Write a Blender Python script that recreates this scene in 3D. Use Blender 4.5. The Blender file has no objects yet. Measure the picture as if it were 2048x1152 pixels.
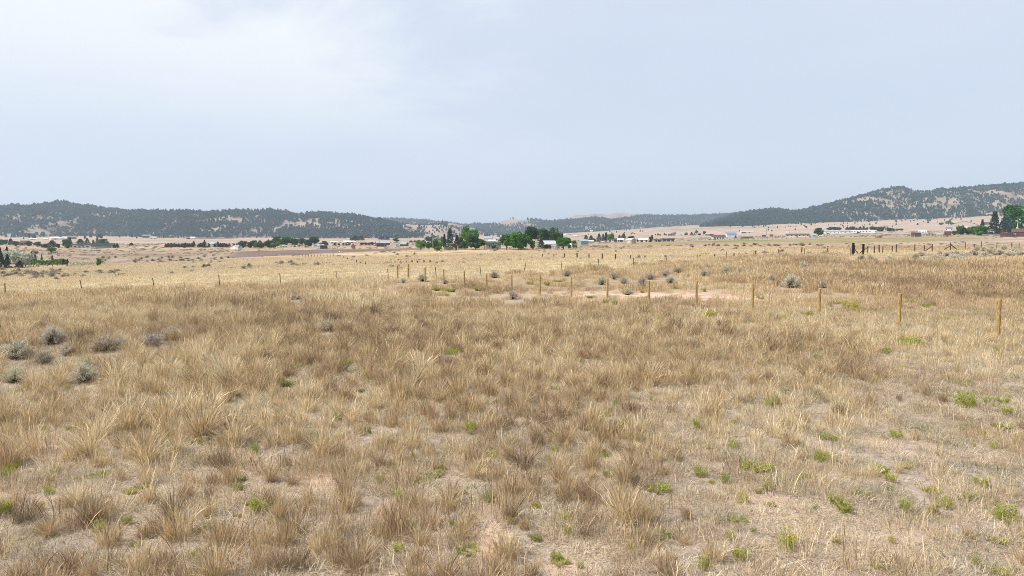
import bpy, math, random
import numpy as np
from math import radians, sin, cos, pi

random.seed(7)
rng = np.random.default_rng(11)
sc = bpy.context.scene
COL = sc.collection

# ------------------------------------------------------------------ camera, sky, sun, exposure
CAMZ, FPX, PITCH = 3.7, 1365.0, math.atan(88 / 1365.0)
cam_d = bpy.data.cameras.new('camera')
cam_d.sensor_width = 36.0
cam_d.lens = 24.0
cam_d.clip_start = 0.1
cam_d.clip_end = 40000
cam = bpy.data.objects.new('camera', cam_d)
cam.location = (0, 0, CAMZ)
cam.rotation_euler = (pi / 2 - PITCH, 0, 0)
COL.objects.link(cam)
sc.camera = cam

SUN_EL, SUN_AZ = radians(50), radians(-104)      # azimuth from +Y towards +X: the sun stands to the left, a little behind the camera
world = bpy.data.worlds.new('World')
sc.world = world
world.use_nodes = True
wn, wl = world.node_tree.nodes, world.node_tree.links
wn.clear()
w_out = wn.new('ShaderNodeOutputWorld')
w_bg = wn.new('ShaderNodeBackground')
w_bg.inputs['Strength'].default_value = 0.12
sky = wn.new('ShaderNodeTexSky')
sky.sky_type = 'NISHITA'
sky.sun_disc = False
sky.sun_elevation = SUN_EL
sky.sun_rotation = SUN_AZ
sky.altitude = 1200
sky.dust_density = 3.0
sky.air_density = 1.2
w_tc = wn.new('ShaderNodeTexCoord')
# thin high cloud: noise on the direction projected on to a high layer
w_sep = wn.new('ShaderNodeSeparateXYZ'); wl.new(w_tc.outputs['Generated'], w_sep.inputs[0])
def wmath(op, a, b=None, clamp=False):
    n = wn.new('ShaderNodeMath'); n.operation = op; n.use_clamp = clamp
    for i, v in enumerate((a, b)):
        if v is None: continue
        if isinstance(v, (int, float)): n.inputs[i].default_value = v
        else: wl.new(v, n.inputs[i])
    return n.outputs[0]
zz = wmath('ADD', wmath('MAXIMUM', w_sep.outputs[2], 0.0), 0.16)
cx_ = wmath('DIVIDE', w_sep.outputs[0], zz); cy_ = wmath('DIVIDE', w_sep.outputs[1], zz)
w_cmb = wn.new('ShaderNodeCombineXYZ'); wl.new(cx_, w_cmb.inputs[0]); wl.new(cy_, w_cmb.inputs[1])
def wnoise(scale, detail, rough, off, dist=0.0):
    m = wn.new('ShaderNodeMapping'); m.inputs['Location'].default_value = off; wl.new(w_cmb.outputs[0], m.inputs[0])
    n = wn.new('ShaderNodeTexNoise'); n.inputs['Scale'].default_value = scale; n.inputs['Detail'].default_value = detail
    n.inputs['Roughness'].default_value = rough; n.inputs['Distortion'].default_value = dist
    wl.new(m.outputs[0], n.inputs['Vector']); return n.outputs['Fac']
def wramp(fac, stops):
    r = wn.new('ShaderNodeValToRGB'); r.color_ramp.interpolation = 'EASE'
    e = r.color_ramp.elements
    e[0].position, e[0].color = stops[0][0], (*[stops[0][1]] * 3, 1)
    e[1].position, e[1].color = stops[1][0], (*[stops[1][1]] * 3, 1)
    wl.new(fac, r.inputs[0]); return r.outputs[0]
veil_n = wnoise(0.55, 3, 0.5, (3.1, 1.7, 0))
veil = wramp(veil_n, [(0.30, 0.0), (0.70, 1.0)])
bank = wramp(wmath('ADD', wmath('ADD', wnoise(0.9, 6, 0.55, (0.3, 5.2, 0), 0.3), wmath('MULTIPLY', cx_, -0.19)), 0.0), [(0.50, 0.0), (0.74, 1.0)])
lo = wmath('MULTIPLY', wramp(w_sep.outputs[2], [(0.08, 0.0), (0.30, 1.0)]), bank)
mixv = wn.new('ShaderNodeMix'); mixv.data_type = 'RGBA'
wl.new(sky.outputs[0], mixv.inputs['A']); mixv.inputs['B'].default_value = (5.65, 6.3, 7.4, 1)
fac1 = wmath('ADD', wmath('MULTIPLY', veil, 0.14), 0.80)
wl.new(fac1, mixv.inputs['Factor'])
mixc = wn.new('ShaderNodeMix'); mixc.data_type = 'RGBA'
wl.new(mixv.outputs['Result'], mixc.inputs['A']); mixc.inputs['B'].default_value = (7.25, 7.6, 7.9, 1)
wl.new(wmath('MULTIPLY', lo, 0.95), mixc.inputs['Factor'])
wl.new(mixc.outputs['Result'], w_bg.inputs['Color'])
wl.new(w_bg.outputs[0], w_out.inputs['Surface'])

sun_d = bpy.data.lights.new('sun', 'SUN')
sun_d.energy = 5.0
sun_d.angle = radians(1.5)
sun_d.color = (1.0, 0.95, 0.88)
sun = bpy.data.objects.new('sun', sun_d)
sdir = (sin(SUN_AZ) * cos(SUN_EL), cos(SUN_AZ) * cos(SUN_EL), sin(SUN_EL))
from mathutils import Vector, Matrix, Euler
sun.rotation_euler = Vector(sdir).to_track_quat('Z', 'Y').to_euler()
sun.location = (0, 0, 60)
COL.objects.link(sun)
sc.view_settings.view_transform = 'Standard'
sc.view_settings.look = 'None'
sc.view_settings.exposure = 0.12
sc.view_settings.gamma = 1.0
sc.view_settings.use_curve_mapping = False
sc.cycles.max_bounces = 6
sc.cycles.diffuse_bounces = 3
sc.cycles.transparent_max_bounces = 8
sc.cycles.volume_bounces = 0
sc.cycles.use_denoising = True
sc.cycles.denoiser = 'OPENIMAGEDENOISE'
sc.cycles.denoising_input_passes = 'RGB_ALBEDO_NORMAL'
sc.cycles.denoising_prefilter = 'NONE'
sc.cycles.filter_width = 0.9

# ------------------------------------------------------------------ numpy helpers
def _h(ix, iy, seed):
    n = (ix * 374761393 + iy * 668265263 + seed * 974634777) & 0xFFFFFFFF
    n = ((n ^ (n >> 13)) * 1274126177) & 0xFFFFFFFF
    n = n ^ (n >> 16)
    return (n & 0xFFFFFF) / float(0xFFFFFF)
def vnoise(x, y, seed=0):
    x = np.asarray(x, float); y = np.asarray(y, float)
    ix = np.floor(x).astype(np.int64); iy = np.floor(y).astype(np.int64)
    fx = x - ix; fy = y - iy
    fx = fx * fx * (3 - 2 * fx); fy = fy * fy * (3 - 2 * fy)
    a = _h(ix, iy, seed); b = _h(ix + 1, iy, seed); c = _h(ix, iy + 1, seed); d = _h(ix + 1, iy + 1, seed)
    return (a * (1 - fx) + b * fx) * (1 - fy) + (c * (1 - fx) + d * fx) * fy
def fbm(x, y, oct=4, seed=0, g=0.5):
    s, a, t = 0.0, 1.0, 0.0
    x = np.asarray(x, float); y = np.asarray(y, float)
    for k in range(oct):
        s = s + a * vnoise(x, y, seed + k * 17); t += a; a *= g
        x, y = x * 2.03 + 13.7, y * 2.03 - 7.1
    return s / t
def sstep(a, b, x):
    t = np.clip((np.asarray(x, float) - a) / (b - a), 0, 1); return t * t * (3 - 2 * t)

def slopes(px, py):
    a = (np.asarray(px, float) - 1024) / FPX; b = (576 - np.asarray(py, float)) / FPX
    yy = b * sin(PITCH) + cos(PITCH)
    return a / yy, (b * cos(PITCH) - sin(PITCH)) / yy
def project(x, y, z):
    """image position of a world point, used only to decide which crop or soil grows where"""
    y = np.maximum(y, 0.5)
    f = y * cos(PITCH) - (z - CAMZ) * sin(PITCH)
    u = y * sin(PITCH) + (z - CAMZ) * cos(PITCH)
    f = np.maximum(f, 0.3)
    return 1024 + FPX * x / f, 576 - FPX * u / f

# ------------------------------------------------------------------ lie of the land
PXC = [-300, 0, 300, 600, 900, 1200, 1370, 1500, 1800, 2048, 2350]
KY = [(4, [0.0] * 11), (15, [0.0] * 11), (26, [-.1, -.05, 0, 0, 0, .03, .04, .04, .05, .05, .05]),
      (54, [-.8, -.5, -.3, -.25, -.25, -.1, .1, .25, .5, .7, .8]),
      (75, [-1.4, -1.0, -.5, .0, .35, .55, .75, 1.0, 1.3, 1.5, 1.6])]
KP = [(100, [582, 570, 550, 537, 529, 521, 514, 511, 509, 507, 506]),
      (170, [562, 552, 538, 525, 516, 508, 504, 502, 500, 498, 497]),
      (300, [543, 536, 524, 514, 508, 500, 496, 493, 492, 489, 488]),
      (450, [517, 512, 509, 504, 500, 492, 488, 486, 482, 477, 476]),
      (700, [500, 497, 496, 494, 491, 485, 482, 479, 471, 466, 464]),
      (1100, [488, 486, 484, 485, 484, 478, 475, 471, 463, 456, 453]),
      (1700, [480, 477, 475, 479, 479, 471, 463, 460, 452, 446, 442]),
      (2300, [474, 473, 470, 476, 475, 468, 453, 452, 440, 432, 427]),
      (3400, [474, 473, 470, 476, 474, 466, 450, 447, 436, 428, 424])]
_U = np.array([slopes(p, 488)[0] for p in PXC])
_LY = np.log(np.array([k for k, _ in KY] + [k for k, _ in KP]))
_Z = np.array([v for _, v in KY] + [[CAMZ + slopes(p, q)[1] * k for p, q in zip(PXC, row)] for k, row in KP])
NU, NL = 240, 260
_ug = np.linspace(_U[0], _U[-1], NU); _lg = np.linspace(_LY[0], _LY[-1], NL)
_T = np.array([np.interp(_ug, _U, r) for r in _Z])
_T = np.array([np.interp(_lg, _LY, _T[:, i]) for i in range(NU)]).T
def _blur(A, s, ax):
    k = np.exp(-0.5 * (np.arange(-3 * s, 3 * s + 1) / s) ** 2); k /= k.sum()
    P = np.pad(A, [(3 * s, 3 * s) if i == ax else (0, 0) for i in (0, 1)], mode='edge')
    return np.apply_along_axis(lambda v: np.convolve(v, k, 'valid'), ax, P)
_T = _blur(_blur(_T, 4, 0), 8, 1)
def Hbase(x, y):
    Y = np.clip(np.asarray(y, float), 4.0, 3399.0)
    u = np.clip(np.asarray(x, float) / Y, _ug[0], _ug[-1])
    a = (u - _ug[0]) / (_ug[-1] - _ug[0]) * (NU - 1); b = (np.log(Y) - _lg[0]) / (_lg[-1] - _lg[0]) * (NL - 1)
    ia = np.clip(a.astype(int), 0, NU - 2); ib = np.clip(b.astype(int), 0, NL - 2); fa = a - ia; fb = b - ib
    return (_T[ib, ia] * (1 - fa) + _T[ib, ia + 1] * fa) * (1 - fb) + (_T[ib + 1, ia] * (1 - fa) + _T[ib + 1, ia + 1] * fa) * fb
def H(x, y):
    x = np.asarray(x, float); y = np.asarray(y, float)
    z = Hbase(x, y)
    z = z + (fbm(x / 2.2, y / 2.2, 3, 5) - .5) * 0.16
    z = z + (fbm(x / 22, y / 22, 3, 9) - .5) * 0.9 * sstep(60, 160, y)
    z = z + (fbm(x / 110, y / 60, 4, 21) - .5) * 3.0 * sstep(110, 320, y)
    z = z + (fbm(x / 500, y / 260, 4, 31) - .5) * 16.0 * sstep(700, 2000, y)
    return z
_YM = np.exp(np.linspace(math.log(5), math.log(3300), 1400))
def hit(px, py):
    """where the line of sight through a spot of the photograph meets the ground"""
    u, s = slopes(px, py)
    X = u * _YM; g = H(X, _YM); r = CAMZ + s * _YM
    k = np.nonzero(g >= r)[0]
    if len(k) == 0:
        i = 500 + int(np.argmin((r - g)[500:] / _YM[500:]))
    else:
        i = int(k[0])
    return float(X[i]), float(_YM[i]), float(g[i])

# ------------------------------------------------------------------ mesh / object helpers
def mk_mesh(name, V, F, mats=(), fmat=None, attrs=None, smooth=False):
    """V (n,3); F (m,3) or (m,4) ndarray, or a list of mixed faces"""
    me = bpy.data.meshes.new(name)
    if isinstance(F, np.ndarray):
        V = np.asarray(V, np.float32); m, k = F.shape
        me.vertices.add(len(V)); me.vertices.foreach_set('co', V.ravel())
        me.loops.add(m * k); me.loops.foreach_set('vertex_index', F.astype(np.int32).ravel())
        me.polygons.add(m); me.polygons.foreach_set('loop_start', np.arange(0, m * k, k, dtype=np.int32))
        if fmat is not None: me.polygons.foreach_set('material_index', np.asarray(fmat, np.int32))
        me.update(calc_edges=True)
    else:
        me.from_pydata([tuple(map(float, v)) for v in V], [], F)
        if fmat is not None:
            for p, i in zip(me.polygons, fmat): p.material_index = i
    for mt in mats: me.materials.append(mt)
    if smooth: me.polygons.foreach_set('use_smooth', [True] * len(me.polygons))
    for an, (dom, typ, data) in (attrs or {}).items():
        at = me.attributes.new(an, typ, dom)
        at.data.foreach_set('color' if 'COLOR' in typ else 'value', np.asarray(data, np.float32).ravel())
    return me
def add(name, me, parent=None, loc=None):
    o = bpy.data.objects.new(name, me); COL.objects.link(o)
    if parent is not None: o.parent = parent
    if loc is not None: o.location = loc
    return o
def tag(o, label=None, cat=None, group=None, kind=None):
    if label: o['label'] = label
    if cat: o['category'] = cat
    if group: o['group'] = group
    if kind: o['kind'] = kind
    return o
def thing(name, label, cat, loc, rz=0.0, group=None):
    o = add(name, None, None, loc); o.rotation_euler = (0, 0, rz)
    o.empty_display_size = 0.2
    return tag(o, label, cat, group)

class MB:
    """collects boxes, tubes and prisms into one mesh"""
    def __init__(s): s.V, s.F, s.M = [], [], []
    def put(s, V, F, m=0):
        k = len(s.V); s.V += [tuple(v) for v in V]; s.F += [tuple(i + k for i in f) for f in F]; s.M += [m] * len(F); return s
    def box(s, x0, x1, y0, y1, z0, z1, m=0):
        return s.put([(x0, y0, z0), (x1, y0, z0), (x1, y1, z0), (x0, y1, z0), (x0, y0, z1), (x1, y0, z1), (x1, y1, z1), (x0, y1, z1)],
                     [(0, 3, 2, 1), (4, 5, 6, 7), (0, 1, 5, 4), (1, 2, 6, 5), (2, 3, 7, 6), (3, 0, 4, 7)], m)
    def prism(s, poly, y0, y1, m=0):
        """polygon in x-z swept along y"""
        n = len(poly)
        V = [(x, y0, z) for x, z in poly] + [(x, y1, z) for x, z in poly]
        F = [tuple(range(n)), tuple(range(2 * n - 1, n - 1, -1))] + [(i, i + n, (i + 1) % n + n, (i + 1) % n) for i in range(n)]
        return s.put(V, F, m)
    def tube(s, pts, rad, seg=6, m=0):
        pts = [Vector(p) for p in pts]
        if not isinstance(rad, (list, tuple)): rad = [rad] * len(pts)
        V, F = [], []
        for i, p in enumerate(pts):
            d = (pts[min(i + 1, len(pts) - 1)] - pts[max(i - 1, 0)]).normalized()
            a = d.cross(Vector((0.31, 0.95, 0.05))).normalized(); b = d.cross(a)
            for k in range(seg):
                t = 2 * pi * k / seg; V.append(p + (a * cos(t) + b * sin(t)) * rad[i])
        n = len(pts)
        for i in range(n - 1):
            for k in range(seg):
                k2 = (k + 1) % seg
                F.append((i * seg + k, i * seg + k2, (i + 1) * seg + k2, (i + 1) * seg + k))
        F.append(tuple(range(seg - 1, -1, -1))); F.append(tuple(range((n - 1) * seg, n * seg)))
        return s.put(V, F, m)
    def mesh(s, name, *mats): return mk_mesh(name, s.V, s.F, mats, s.M)
    def build(s, name, mats, parent=None, loc=None):
        if not isinstance(mats, (list, tuple)): mats = [mats]
        return add(name, s.mesh(name, *mats), parent, loc)

# ------------------------------------------------------------------ materials
class NT:
    def __init__(s, name):
        s.m = bpy.data.materials.new(name); s.m.use_nodes = True
        s.n, s.l = s.m.node_tree.nodes, s.m.node_tree.links
        s.n.clear(); s.out = s.n.new('ShaderNodeOutputMaterial')
        s.b = s.n.new('ShaderNodeBsdfPrincipled'); s.l.new(s.b.outputs[0], s.out.inputs[0])
    def new(s, t, **kw):
        n = s.n.new(t)
        for k, v in kw.items(): setattr(n, k, v)
        return n
    def set(s, inp, v):
        if isinstance(v, bpy.types.NodeSocket): s.l.new(v, inp)
        else: inp.default_value = v
    def attr(s, name, typ='GEOMETRY', out='Fac'):
        n = s.new('ShaderNodeAttribute', attribute_name=name, attribute_type=typ); return n.outputs[out]
    def pos(s, obj=False):
        if obj: return s.new('ShaderNodeTexCoord').outputs['Object']
        return s.new('ShaderNodeNewGeometry').outputs['Position']
    def noise(s, scale, detail=3, rough=.5, vec=None, dist=0.0, stretch=None):
        n = s.new('ShaderNodeTexNoise'); n.inputs['Scale'].default_value = scale; n.inputs['Detail'].default_value = detail
        n.inputs['Roughness'].default_value = rough; n.inputs['Distortion'].default_value = dist
        v = vec or s.pos()
        if stretch:
            mp = s.new('ShaderNodeMapping'); mp.inputs['Scale'].default_value = stretch; s.l.new(v, mp.inputs[0]); v = mp.outputs[0]
        s.l.new(v, n.inputs['Vector']); return n.outputs['Fac']
    def ramp(s, f, stops, interp='LINEAR'):
        r = s.new('ShaderNodeValToRGB'); r.color_ramp.interpolation = interp; e = r.color_ramp.elements
        while len(e) < len(stops): e.new(0.5)
        for q, (p, c) in zip(e, stops):
            q.position = p; q.color = (*c, 1) if isinstance(c, tuple) else (c, c, c, 1)
        s.set(r.inputs[0], f); return r.outputs[0]
    def mix(s, f, a, b, mode='MIX'):
        n = s.new('ShaderNodeMix', data_type='RGBA', blend_type=mode)
        s.set(n.inputs['Factor'], f)
        for k, v in (('A', a), ('B', b)):
            s.set(n.inputs[k], (*v, 1) if isinstance(v, tuple) and len(v) == 3 else v)
        return n.outputs['Result']
    def math(s, op, a, b=0.0, clamp=False):
        n = s.new('ShaderNodeMath', operation=op, use_clamp=clamp); s.set(n.inputs[0], a); s.set(n.inputs[1], b); return n.outputs[0]
    def scale(s, col, f):
        n = s.new('ShaderNodeVectorMath', operation='SCALE'); s.set(n.inputs[0], col); s.set(n.inputs['Scale'], f); return n.outputs[0]
    def bump(s, h, st, dist=0.05):
        n = s.new('ShaderNodeBump'); n.inputs['Strength'].default_value = st; n.inputs['Distance'].default_value = dist
        s.set(n.inputs['Height'], h); s.l.new(n.outputs[0], s.b.inputs['Normal'])
    def done(s, col, rough=.9, spec=.2, trans=0.0):
        s.set(s.b.inputs['Base Color'], (*col, 1) if isinstance(col, tuple) and len(col) == 3 else col)
        s.set(s.b.inputs['Roughness'], rough); s.b.inputs['Specular IOR Level'].default_value = spec
        if trans > 0:
            t = s.new('ShaderNodeBsdfTranslucent'); s.set(t.inputs['Color'], (*col, 1) if isinstance(col, tuple) and len(col) == 3 else col)
            mx = s.new('ShaderNodeMixShader'); mx.inputs[0].default_value = trans
            s.l.new(s.b.outputs[0], mx.inputs[1]); s.l.new(t.outputs[0], mx.inputs[2]); s.l.new(mx.outputs[0], s.out.inputs[0])
        return s.m

def paint(name, col, rough=.6, spec=.4, var=.12, scale=1.2):
    t = NT(name); p = t.pos(True)
    n = t.noise(scale, 4, .6, p)
    c = t.mix(1.0, col, t.ramp(n, [(.25, 1 - var), (.75, 1 + var * .4)]), 'MULTIPLY')
    return t.done(c, rough, spec)
def boards(name, col, var=.3, scale=6.0):
    t = NT(name); p = t.pos(True)
    n = t.noise(scale, 3, .6, p, stretch=(1, 1, .08)); n2 = t.noise(.9, 3, .6, p)
    c = t.mix(1.0, col, t.ramp(n, [(.3, 1 - var), (.7, 1 + var * .5)]), 'MULTIPLY')
    c = t.mix(1.0, c, t.ramp(n2, [(.3, 1 - var * .5), (.7, 1.05)]), 'MULTIPLY')
    return t.done(c, .85, .2)
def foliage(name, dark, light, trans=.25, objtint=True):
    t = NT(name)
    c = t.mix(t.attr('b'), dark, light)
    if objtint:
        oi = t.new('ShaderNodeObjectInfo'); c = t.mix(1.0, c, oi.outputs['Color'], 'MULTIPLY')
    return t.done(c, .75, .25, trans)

M = {}
# ---- ground
t = NT('ground_soil_and_turf')
vc = t.attr('zone', out='Color'); near = t.attr('near')
n1 = t.noise(0.35, 5, .6); n2 = t.noise(5.0, 5, .65); n3 = t.noise(34.0, 3, .7)
soil = t.ramp(n2, [(.32, (.15, .115, .10)), (.46, (.34, .27, .23)), (.7, (.55, .44, .37))])
lit = t.ramp(n3, [(.38, (.15, .12, .085)), (.52, (.40, .31, .20)), (.7, (.66, .53, .36))])
nearc = t.mix(t.ramp(n1, [(.42, .25), (.58, .75)]), soil, lit)
far_n = t.noise(0.035, 7, .7); far_n2 = t.noise(0.5, 5, .7)
farc = t.mix(1.0, vc, t.ramp(far_n, [(.30, .68), (.5, .95), (.70, 1.2)]), 'MULTIPLY')
farc = t.mix(1.0, farc, t.ramp(far_n2, [(.32, .66), (.5, 1.0), (.68, 1.22)]), 'MULTIPLY')
gc = t.mix(near, farc, nearc)
bare = t.attr('bare')
gc = t.mix(bare, gc, t.ramp(n2, [(.3, (.40, .27, .20)), (.48, (.68, .46, .34)), (.7, (.82, .58, .42))]))
t.bump(t.math('ADD', t.math('MULTIPLY', n2, .6), t.math('MULTIPLY', n3, .35)), .9, .07)
M['ground'] = t.done(gc, .95, .1)
# ---- hillsides
t = NT('hillside_dry_slope')
n1 = t.noise(.012, 6, .65); n2 = t.noise(.12, 4, .7)
c = t.ramp(n1, [(.3, (.23, .18, .14)), (.55, (.315, .245, .185)), (.75, (.40, .315, .24))])
c = t.mix(t.ramp(n2, [(.5, 0.0), (.75, .6)]), c, (.23, .19, .17))
M['hill'] = t.done(c, .95, .1)
t = NT('bald_ridge_grass')
n1 = t.noise(.004, 6, .6)
M['bald'] = t.done(t.ramp(n1, [(.3, (.22, .165, .13)), (.7, (.40, .30, .23))]), .95, .1)
# ---- vegetation
def grass_mat(name, ramp, trans=.28, bvar=(.38, 1.35)):
    t = NT(name)
    b = t.attr('b'); tint = t.attr('tint', 'INSTANCER')
    f = t.math('ADD', tint, t.math('MULTIPLY', t.math('SUBTRACT', b, .5), .45), True)
    c = t.ramp(f, ramp)
    b2 = t.attr('b2')
    c = t.scale(c, t.math('ADD', t.math('MULTIPLY', b2, bvar[1] - bvar[0]), bvar[0]))
    return t.done(c, .7, .25, trans)
STRAW = [(0.0, (.83, .70, .47)), (.25, (.77, .61, .37)), (.5, (.65, .485, .28)), (.75, (.50, .36, .215)), (1.0, (.33, .24, .155))]
M['grass'] = grass_mat('dry_bunch_grass', STRAW)
M['litter'] = grass_mat('dead_grass_litter', [(0, (.78, .66, .48)), (.35, (.66, .545, .38)), (.6, (.52, .43, .30)), (.8, (.42, .38, .26)), (1, (.30, .31, .20))])
t = NT('clod_and_pebble'); M['clod'] = t.done(t.ramp(t.attr('tint', 'INSTANCER'), [(0, (.20, .15, .13)), (.6, (.42, .33, .28)), (1, (.62, .55, .50))]), .95, .15)
M['brushy'] = foliage('valley_brush', (.09, .075, .055), (.26, .22, .165), .1, False)
M['sage'] = foliage('sagebrush_leaf', (.40, .355, .27), (.78, .72, .60), .25)
M['sagewood'] = paint('sagebrush_bark', (.10, .08, .065), .95, .1, .3, 20)
t = NT('green_weed_leaf'); c = t.ramp(t.attr('b'), [(0, (.14, .17, .03)), (.45, (.36, .39, .055)), (.75, (.52, .52, .13)), (.86, (.55, .47, .24)), (1, (.62, .52, .32))])
oi = t.new('ShaderNodeObjectInfo'); M['weed'] = t.done(t.mix(1.0, c, oi.outputs['Color'], 'MULTIPLY'), .75, .25, .35)
M['yellow'] = paint('yellow_flower', (.62, .50, .03), .7, .2, .2, 30)
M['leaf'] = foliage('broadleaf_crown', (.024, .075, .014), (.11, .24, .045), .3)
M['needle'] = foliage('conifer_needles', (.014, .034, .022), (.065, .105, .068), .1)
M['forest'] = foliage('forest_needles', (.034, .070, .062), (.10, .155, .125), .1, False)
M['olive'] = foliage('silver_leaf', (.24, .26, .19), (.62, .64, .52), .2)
M['bark'] = boards('tree_bark', (.12, .09, .07), .35, 3)
# ---- made things
t = NT('peeled_post_wood'); p = t.pos(True)
n = t.noise(9, 5, .65, p, stretch=(3, 3, .5)); n2 = t.noise(3, 3, .6, p, stretch=(1, 1, 2.5))
c = t.ramp(n, [(.3, (.22, .135, .05)), (.5, (.40, .27, .105)), (.7, (.56, .41, .19))])
c = t.mix(t.ramp(n2, [(.55, 0.0), (.7, .7)]), c, (.17, .11, .05))
t.bump(n, .5, .02)
M['post'] = t.done(c, .85, .2)
M['oldpost'] = boards('weathered_post', (.115, .085, .065), .4, 12)
M['darkpost'] = boards('dark_railway_sleeper', (.028, .024, .022), .4, 12)
M['whitepost'] = boards('pale_post', (.62, .58, .50), .2, 12)
M['greypole'] = boards('sunbleached_pole', (.30, .23, .17), .3, 12)
M['tpost'] = paint('steel_fence_post', (.10, .095, .06), .7, .3, .3, 12)
M['cap'] = paint('white_post_tip', (.8, .8, .78), .6, .3)
t = NT('galvanised_wire'); M['wire'] = t.done((.22, .21, .20), .5, .4)
def pm(k, *a, **kw): M[k] = paint(k, *a, **kw)
pm('white_siding', (.68, .67, .64)); pm('cream_siding', (.62, .58, .50)); pm('grey_siding', (.30, .31, .29)); pm('green_siding', (.27, .35, .30))
pm('tan_siding', (.46, .40, .34)); pm('pink_siding', (.40, .27, .24)); pm('brown_siding', (.13, .085, .065)); pm('red_siding', (.15, .045, .04))
pm('blue_siding', (.20, .28, .37)); pm('dark_siding_bay_shade', (.05, .05, .055))  # the dark one is real siding and also the painted shade of open bays
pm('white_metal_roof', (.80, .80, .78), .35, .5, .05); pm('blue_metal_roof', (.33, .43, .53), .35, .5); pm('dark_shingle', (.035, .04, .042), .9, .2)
pm('green_shingle', (.035, .05, .042), .9, .2); pm('grey_metal_roof', (.33, .36, .40), .4, .5); pm('brown_shingle', (.11, .075, .06), .9, .2)
pm('deep_blue_roof', (.10, .21, .40), .4, .5); pm('teal_roof', (.16, .34, .33), .4, .5); pm('rust', (.28, .10, .04), .9, .2, .4, 4)
pm('car_white', (.78, .79, .80), .3, .5, .04); pm('car_black', (.02, .02, .024), .3, .5); pm('car_blue', (.05, .13, .30), .3, .5); pm('tyre_rubber', (.02, .02, .02), .9, .2)
pm('concrete', (.42, .40, .37), .9, .2); pm('bone', (.75, .72, .64), .8, .2)
t = NT('window_glass'); M['glass'] = t.done((.03, .035, .04), .12, .5)
t = NT('lamp_glass'); M['lampglass'] = t.done((.85, .85, .83), .3, .5)

# ------------------------------------------------------------------ the ground, one sheet to beyond the hills
def inpoly(px, py, poly):
    c = np.zeros(np.shape(px), bool); n = len(poly)
    for i in range(n):
        (x1, y1), (x2, y2) = poly[i], poly[i - 1]
        k = ((y1 > py) != (y2 > py)) & (px < (x2 - x1) * (py - y1) / (y2 - y1 + 1e-9) + x1)
        c ^= k
    return c
def fenceY(x): return 54 + .552 * (x + 34)          # the line of the steel-post fence
def zone_colour(x, y, z):
    px, py = project(x, y, z)
    n = fbm(x / 40, y / 22, 4, 3); m = fbm(x / 9, y / 6, 3, 4)
    c = np.empty(x.shape + (3,))
    def col(mask, rgb):
        w = np.asarray(mask, float)[..., None]; c[...] = c * (1 - w) + np.array(rgb) * w
    c[...] = (.40, .29, .165)
    col(sstep(.45, .6, m), (.35, .25, .15))
    beyond = sstep(-3, 3, y - fenceY(x))
    col(beyond, (.49, .39, .24)); col(beyond * sstep(.50, .66, m) * .6, (.42, .315, .18))
    edge = 549 - 30 * sstep(0, 1500, px)
    third = beyond * sstep(edge + 2, edge - 5, py)
    col(third, (.44, .31, .185)); col(third * sstep(.45, .56, n) * .85, (.33, .235, .155)); col(third * sstep(.60, .68, n), (.50, .38, .22))
    left = sstep(520, 380, px) * sstep(531, 526, py) * sstep(498, 503, py)
    col(left * .8, (.31, .235, .165)); col(left * sstep(.5, .56, m) * .6, (.22, .175, .13)); va = np.exp(-((py - 552 + px * .03) / 7) ** 2) * sstep(620, 420, px) * (y > 90); col(va * .75, (.27, .215, .165))
    rt = sstep(950, 1150, px) * sstep(510, 505, py)
    col(rt * .9, (.34, .235, .15)); col(rt * sstep(.5, .62, n) * .6, (.42, .31, .19))
    far = sstep(494, 489, py) * (y > 300)
    col(far, (.385, .29, .21)); col(far * sstep(.5, .6, n) * .8, (.31, .24, .175))
    apron = sstep(700, 1300, y)
    col(apron, (.44, .325, .24)); col(apron * sstep(.45, .6, fbm(x / 160, y / 90, 4, 8)) * .8, (.35, .27, .20)); col(sstep(1500, 1700, px) * apron * .35, (.50, .38, .29))
    col(inpoly(px, py, [(452, 516), (470, 503), (640, 499), (850, 496), (850, 499), (760, 502), (600, 509), (500, 514)]) & (y > 150), (.185, .135, .115))
    col(inpoly(px, py, [(150, 509), (370, 508), (380, 512), (200, 513)]) & (y > 150), (.25, .17, .125))
    col((inpoly(px, py, [(1160, 488), (1450, 481), (1700, 476), (1860, 474), (1985, 474), (1960, 478), (1850, 483), (1700, 486), (1560, 484), (1300, 490)]) & (y > 150)) * .85, (.285, .235, .10))
    col((inpoly(px, py, [(1380, 483), (1520, 480), (1560, 481), (1400, 485)]) & (y > 150)) * .8, (.16, .20, .07))
    return np.clip(c, 0, 1)
def bare_mask(x, y, z):
    px, py = project(x, y, z)
    b = 0.0
    for (cx, cy, wx, wy, s) in [(1290, 591, 200, 9, 1.0), (1440, 598, 120, 9, 1.0), (1480, 651, 60, 6, .9), (1780, 603, 60, 6, .7), (1850, 612, 120, 8, .5),
                                (95, 905, 120, 20, .5), (640, 960, 45, 40, .7), (330, 1095, 70, 45, .7), (790, 1010, 45, 60, .6), (980, 1090, 30, 60, .8), (40, 1000, 80, 20, .4),
                                (1250, 930, 60, 30, .5), (1700, 880, 120, 20, .5), (1550, 1000, 90, 40, .4), (1800, 1100, 160, 50, .4), (60, 870, 60, 15, .6), (480, 940, 40, 30, .5), (1130, 1140, 60, 20, .6)]:
        b = np.maximum(b, s * np.exp(-(((px - cx) / wx) ** 2 + ((py - cy) / wy) ** 2) * 1.2))
    return b * sstep(.30, .58, fbm(x / .9, y / .9, 3, 77))
na, nb = 620, 680
sx = np.linspace(-1, 1, na); gx = np.sinh(sx * 8.6) / np.sinh(8.6) * 9000
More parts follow.
